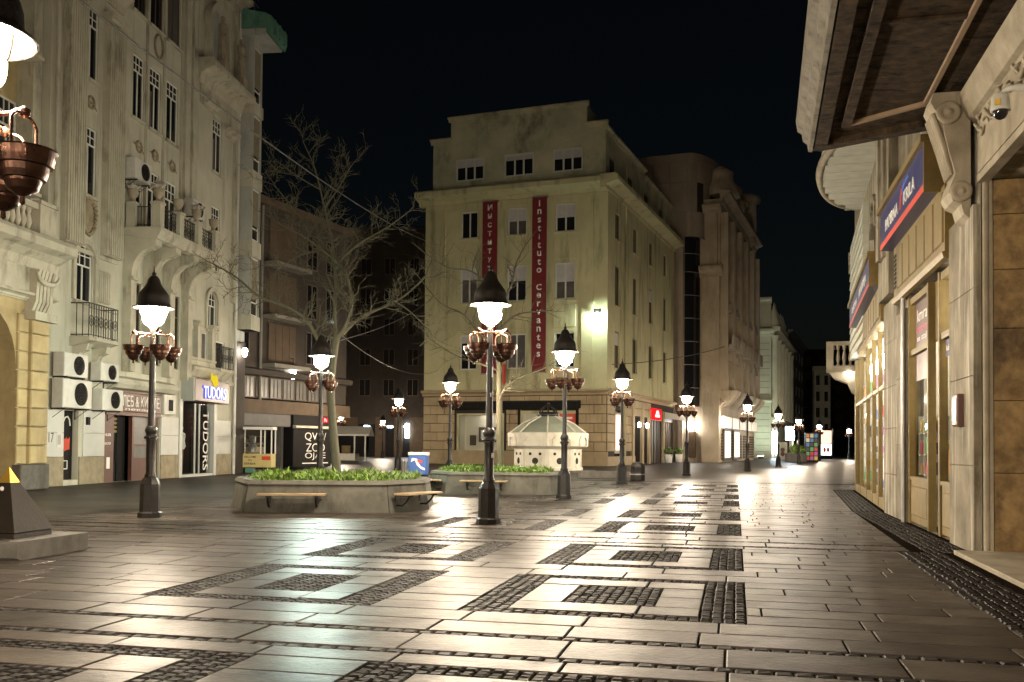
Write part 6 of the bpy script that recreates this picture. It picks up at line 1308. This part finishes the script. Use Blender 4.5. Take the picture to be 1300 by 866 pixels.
tt = thing('market_kiosk', 'small gabled kiosk with pale frame and dark glass in the side street', 'kiosk', FT.w(0, 0, 0))
part('counter', M['enamel'], tt, lambda q: q.cbox(FT, -1.4, .55, -2, 0, .1, .75, .03)); part('glass', M['glass_d'], tt, lambda q: q.fbox(FT, -1.3, 1.5, -1.9, -.1, .76, 2.4)); part('frame', M['enamel'], tt, lambda q: [q.fbox(FT, s-.06, s+.06, -.12, .02, .1, 2.45) for s in (-1.4, .5, 1.5)])
part('roof', M['enamel'], tt, lambda q: q.prof(FT.sub(0, 0), [(.3, 2.4), (.3, 2.55), (-1.0, 3.3), (-2.3, 2.55), (-2.3, 2.4), (-1.0, 3.1)], -1.7, 1.9)); part('crate', M['ochre'], tt, lambda q: q.cbox(FT, -.7, .1, -.08, .1, .78, 1.5, .03))
FZ = Frame(gnd(529, 606), 95)
fr_ = thing('ice_cream_freezer', 'blue and white ice cream freezer chest by the institute wall', 'freezer', FZ.w(0, 0, 0))
part('body', mat('freezer_blue', (.04, .10, .32), .35), fr_, lambda q: q.cbox(FZ, -.42, .48, -.7, 0, .12, 1.08, .03)); part('lid', M['enamel'], fr_, lambda q: q.cbox(FZ, -.45, .51, -.72, .03, 1.08, 1.24, .04)); part('feet', M['black'], fr_, lambda q: q.fbox(FZ, -.38, .44, -.66, -.04, 0, .12))
part('wave_print', M['letter'], fr_, lambda q: q.extr(FZ, [(-.3, .75), (-.1, .85), (.0, .6), (.2, .42), (.4, .35), (.4, .45), (.2, .55), (.08, .72), (.0, .92), (-.25, .95)], .0, .006)); part('red_print', M['red'], fr_, lambda q: q.extr(FZ, [(.0, .78), (.25, .7), (.28, .82), (.05, .9)], .0, .007))
for k, x in enumerate((511, 514)):
    b = gnd(x, 606); mb = MB(); mb.lathe(b, [(.07, 0), (.07, .75), (.09, .78), (.09, .86), (.0, .93)], 8); tag(mb.build('bollard', M['steel']), 'short grey bollard next to the ice cream freezer', 'bollard', 'bollards by the freezer')
fb = gnd(809, 611); FBn = Frame(fb, 100)
bn_ = thing('litter_bin', 'squat dark litter bin with sloped shoulders beside a lamp', 'litter bin', fb)
part('body', M['lamp_iron'], bn_, lambda q: q.lathe(fb, [(.30, 0), (.36, .05), (.36, .68), (.25, .86), (.1, .9)], 8, PI/8, False)); part('slot', M['black'], bn_, lambda q: q.fbox(FBn, -.18, .18, .325, .345, .5, .62)); part('band', M['steel'], bn_, lambda q: q.lathe(fb, [(.365, .3), (.37, .31), (.37, .34), (.365, .35)], 8, PI/8, False, cap=False))
# things far down the street
def place(x, y): return gnd(x, y)
q1 = Frame(place(994, 586), 100); o = thing('sandwich_board', 'beige advertising board standing by a far lamp', 'sign board', q1.o)
part('board', M['cream'], o, lambda q: q.cbox(q1, -.45, .5, -.1, 0, .25, 2.3, .03)); part('print', M['maroon_w'], o, lambda q: [q.lathe(q1.w(-.05, .0, .9+.5*k), [(0, .01), (.25, .01), (.26, 0)], 10, axis=Matrix((q1.d, Vector((0, 0, 1)), q1.n)).transposed()) for k in range(2)])
for s in (-.35, .4): part('leg', M['black'], o, lambda q: q.fbox(q1, s-.05, s+.05, -.1, 0, 0, .25))
q2 = Frame(place(1031, 587), 100); o = thing('magazine_stand', 'newspaper stand full of red and white magazine covers', 'news stand', q2.o)
part('case', M['black'], o, lambda q: q.cbox(q2, -.75, .7, -.8, 0, 0, 3.4, .04))
for i in range(3):
    for j in range(6): part('magazine', GC[(i*5+j*3) % 8], o, lambda q: q.fbox(q2, -.66+.45*i, -.30+.45*i, .0, .03, .25+.52*j, .68+.52*j))
q3 = Frame(place(1049, 583), 98); o = thing('poster_light_box', 'tall illuminated advertising case with a white poster at the street end', 'advertising case', q3.o)
part('case', M['black'], o, lambda q: q.cbox(q3, -.95, .95, -.35, 0, 0, 4.6, .06)); part('poster', glow('poster_light', (1, .95, .9), 1.3), o, lambda q: (q.fbox(q3, -.75, .75, 0, .02, .6, 2.3))); part('upper_poster', glow('poster_light_2', (.8, .45, .3), .8), o, lambda q: q.fbox(q3, -.75, .75, 0, .02, 2.45, 4.3)); part('poster_print', M['red'], o, lambda q: [q.lathe(q3.w(s, .02, 1.4), [(0, .01), (.2, .01), (.22, 0)], 10, axis=Matrix((q3.d, Vector((0, 0, 1)), q3.n)).transposed() @ Matrix.Diagonal((1, 1.8, 1))) for s in (-.25, .25)])
q4 = Frame(place(1014, 587), 100); o = thing('planter_tub', 'dark square tub with a clipped shrub in the far street', 'planter', q4.o)
part('tub', M['granite'], o, lambda q: q.cbox(q4, -1.4, .9, -1.2, 0, 0, 1.0, .05)); part('foliage', M['leaf'], o, lambda q: shrublet(q, q4.w(-.2, -.6, 1.2), .9, 200, 8))
q5 = Frame(place(1003, 586), 100); o = thing('light_box_sign', 'small cold white light box sign far down the street', 'light box', q5.o)
part('post', M['steel'], o, lambda q: q.fbox(q5, -.06, .06, -.1, 0, 0, 2.6)); part('box', M['tube_b'], o, lambda q: q.cbox(q5, -.5, .5, -.25, .1, 2.6, 4.2, .05))
# overhead cables
def cable(pts, r, label):
    mb = MB(); mb.tube(pts, r, 5); return tag(mb.build('overhead_cable', M['wire']), label, 'cable', 'overhead cables')
def sag(a, b, k, n=14):
    return [a.lerp(b, i/n)-Vector((0, 0, k*4*(i/n)*(1-i/n))) for i in range(n+1)]
cable(sag(at(20, -62, 16), at(560, 312, 84.5), .8), .022, 'long overhead cable running from above the square to the institute front')
cable(sag(at(432, 432, b1.y), at(556, 372, 84), .5), .02, 'overhead cable from the tall tree up to the institute corner')
cable(sag(at(432, 425, b1.y), at(556, 470, 84), .9), .016, 'slack cable from the tall tree down to the institute wall')
cable(sag(at(768, 463, 79.3), FO.w(o0+1, .6, 12.6), .4), .04, 'overhead cable between the institute and the ornate building')
# ------------------------------------------------------------------ street lamps
def lamp_proto():
    r = thing('street_lamp', 'x', 'street lamp', group='twin of the square\'s cast iron street lamps')
    b = MB(); b.lathe((0, 0, 0), [(.25, 0), (.25, .10), (.215, .13), (.205, .72), (.17, .80), (.13, .86)], 8, PI/8, False)
    base = b.build('base', M['lamp_iron'], r)
    b = MB(); b.lathe((0, 0, 0), [(.115, .84), (.125, .90), (.10, .95), (.098, 1.62), (.11, 1.66), (.105, 1.70), (.078, 1.76), (.068, 2.6), (.058, 3.9), (.065, 3.97), (.05, 4.05)], 14)
    b.build('pole', M['lamp_iron'], r)
    b = MB(); b.lathe((0, 0, 0), [(.10, 1.68), (.145, 1.70), (.145, 1.73), (.10, 1.76), (.115, 1.80), (.135, 1.86), (.115, 1.92), (.085, 1.96)], 14)
    for k in range(4):
        a = k*PI/2; b.lathe((.13*math.cos(a), .13*math.sin(a), 1.70), [(.0, -.03), (.03, 0), (.0, .03)], 6)
    b.build('collar', M['lamp_iron'], r)
    b = MB()
    b.lathe((0, 0, 0), [(.05, 4.02), (.09, 4.07), (.085, 4.13), (.045, 4.18)], 12)
    for q in range(2):
        a0 = PI/5 + q*PI/2 if False else PI/5
        pts = []
        for k in range(15):
            t = PI*k/14; x = .305*math.cos(t); z = 4.50 - .36*math.sin(t)
            pts.append((x*math.cos(a0+q*PI/2), x*math.sin(a0+q*PI/2), z))
        b.tube(pts, .017, 6)
    b.build('yoke', M['enamel'], r)
    b = MB(); b.lathe((0, 0, 0), [(.43, 4.485), (.44, 4.50), (.365, 4.53), (.34, 4.60), (.335, 4.70), (.31, 4.79), (.235, 4.89), (.175, 4.97), (.145, 5.03), (.128, 5.10), (.085, 5.17), (.028, 5.20)], 24, cap=False)
    b.lathe((0, 0, 0), [(.42, 4.487), (.29, 4.53), (.27, 4.62), (.0, 4.66)], 24, cap=False)
    cap = b.build('cap', M['lamp_iron'], r)
    b = MB(); b.lathe((0, 0, 0), [(.02, 5.18), (.05, 5.21), (.045, 5.25), (.018, 5.27), (.012, 5.36), (.002, 5.42)], 8); b.build('finial', M['lamp_iron'], cap)
    b = MB(); b.lathe((0, 0, 0), [(.0, 4.09), (.09, 4.10), (.165, 4.14), (.215, 4.21), (.23, 4.30), (.225, 4.40), (.19, 4.49), (.0, 4.53)], 16, cap=False)
    b.build('globe', M['globe'], r)
    for k in range(4):
        a = PI/5 + k*PI/2; ca, sa = math.cos(a), math.sin(a); R = .41
        arm = MB(); arm.tube([(ca*.06, sa*.06, 3.93), (ca*.30, sa*.30, 3.93), (ca*(R-.05), sa*(R-.05), 3.955)], .017, 7)
        arm.lathe((ca*R, sa*R, 3.935), [(.0, -.04), (.04, -.02), (.045, .02), (.0, .05)], 8)
        am = arm.build('arm', M['copper'], r)
        p = MB(); c = (ca*R, sa*R, 0)
        p.lathe(c, [(.0, 3.27), (.02, 3.29), (.016, 3.335), (.05, 3.35), (.10, 3.385), (.122, 3.435), (.125, 3.452), (.150, 3.455), (.165, 3.50), (.170, 3.545), (.196, 3.55), (.208, 3.60), (.216, 3.655), (.226, 3.665), (.205, 3.665), (.18, 3.59), (.0, 3.585)], 40, smooth=False, cap=False)
        pot = p.build('pot', M['copper'], r)
        h = MB(); tx, ty = -sa, ca
        pts = []
        for q in range(13):
            t = PI*q/12; pts.append((c[0]+tx*.15*math.cos(t), c[1]+ty*.15*math.cos(t), 3.85+.075*math.sin(t)))
        pts = [(pts[0][0], pts[0][1], 3.60)]+pts+[(pts[-1][0], pts[-1][1], 3.60)]
        h.tube(pts, .012, 6); h.build('hanger', M['copper'], pot)
    return r
LP = lamp_proto()
def lamp(p, label, rz=0.0, cool=False, first=[1]):
    if first[0]: o = LP; first[0] = 0
    else: o = copy_tree(LP)
    o.location = (p[0], p[1], 0); o.rotation_euler.z = rz; o['label'] = label; o['group'] = 'cast iron street lamps'
    if cool:
        for ch in o.children:
            if ch.name.startswith('globe'):
                ch.data = ch.data.copy(); ch.data.materials.clear(); ch.data.materials.append(M['globe_g'])
    return o
def lamp_px(x, ybulb):
    """a lamp whose globe shows at (x, ybulb): the globe hangs 4.42 m above the paving"""
    return gnd(x, ybulb, 4.42)
L2 = lamp(gnd(620, 665), 'tall cast iron lamp in front of the planter with the smaller bare tree', .35)
lamp(gnd(190, 657), 'cast iron lamp in front of the bakery', .1)
lamp(gnd(716, 633), 'cast iron lamp in front of the white fountain', .6)
lamp((-3.89, 6.86), 'cast iron lamp beside the dark pyramid monument', -.72)
for x, y, l in ((572, 488, 'cast iron lamp in front of the institute shop window'), (790, 484, 'cast iron lamp beside the squat litter bin'), (872, 505, 'cast iron lamp in front of the lit side shops of the institute'), (949, 516, 'cast iron lamp in front of the ornate brown building'),
                (988, 527, 'cast iron lamp next to the beige advertising board'), (1014, 534, 'cast iron lamp over the far clipped shrub'), (1040, 541, 'cast iron lamp next to the illuminated advertising case'), (1078, 546, 'cast iron lamp at the far end of the street'), (506, 508, 'cast iron lamp by the ice cream freezer'), (308, 516, 'cast iron lamp by the snack cart'),
                (433, 528, 'cast iron lamp above the gabled kiosk'), (486, 535, 'cast iron lamp before the lit doorways of the side street'), (438, 538, 'cast iron lamp behind the gabled kiosk')):
    lamp(lamp_px(x, y), l, random.uniform(0, 1.5))
lamp(lamp_px(408, 455), 'cool white lamp standing behind the tall bare tree', .2, True)
# unseen lamps added behind the photographer and across the far street for extra light
for p, l in (((-10.5, -3.5), 'added unseen cast iron lamp across from the rusticated stone building, behind the pyramid monument'), ((1.0, -9.0), 'added unseen cast iron lamp in line with the big wooden canopy, behind the pyramid monument'), ((-6.5, -16.0), 'third added unseen cast iron lamp behind the pyramid monument'), ((3.5, -22), 'fourth added unseen cast iron lamp behind the pyramid monument'),
             ((24.5, 61), 'added unseen cast iron lamp across the street from the lit side shops of the institute'), ((33, 82), 'added unseen cast iron lamp across the street from the round corner drum'), ((43, 104), 'added unseen cast iron lamp across the street from the brown ornate building')):
    lamp(p, l, p[1]*.1)
for z_, h_, a_ in ((3.0, .22, -1.2), (2.55, .13, -1.9), (1.35, .1, -1.4)):
    r_ = .0665 if z_ > 2 else .104
    st_ = MB(); st_.add([(r_*math.cos(a_+.8*k/6), r_*math.sin(a_+.8*k/6), z_+q) for q in (0, h_) for k in range(7)], [(k, k+1, k+8, k+7) for k in range(6)]); so_ = st_.build('sticker', M['letter']); so_.parent = L2
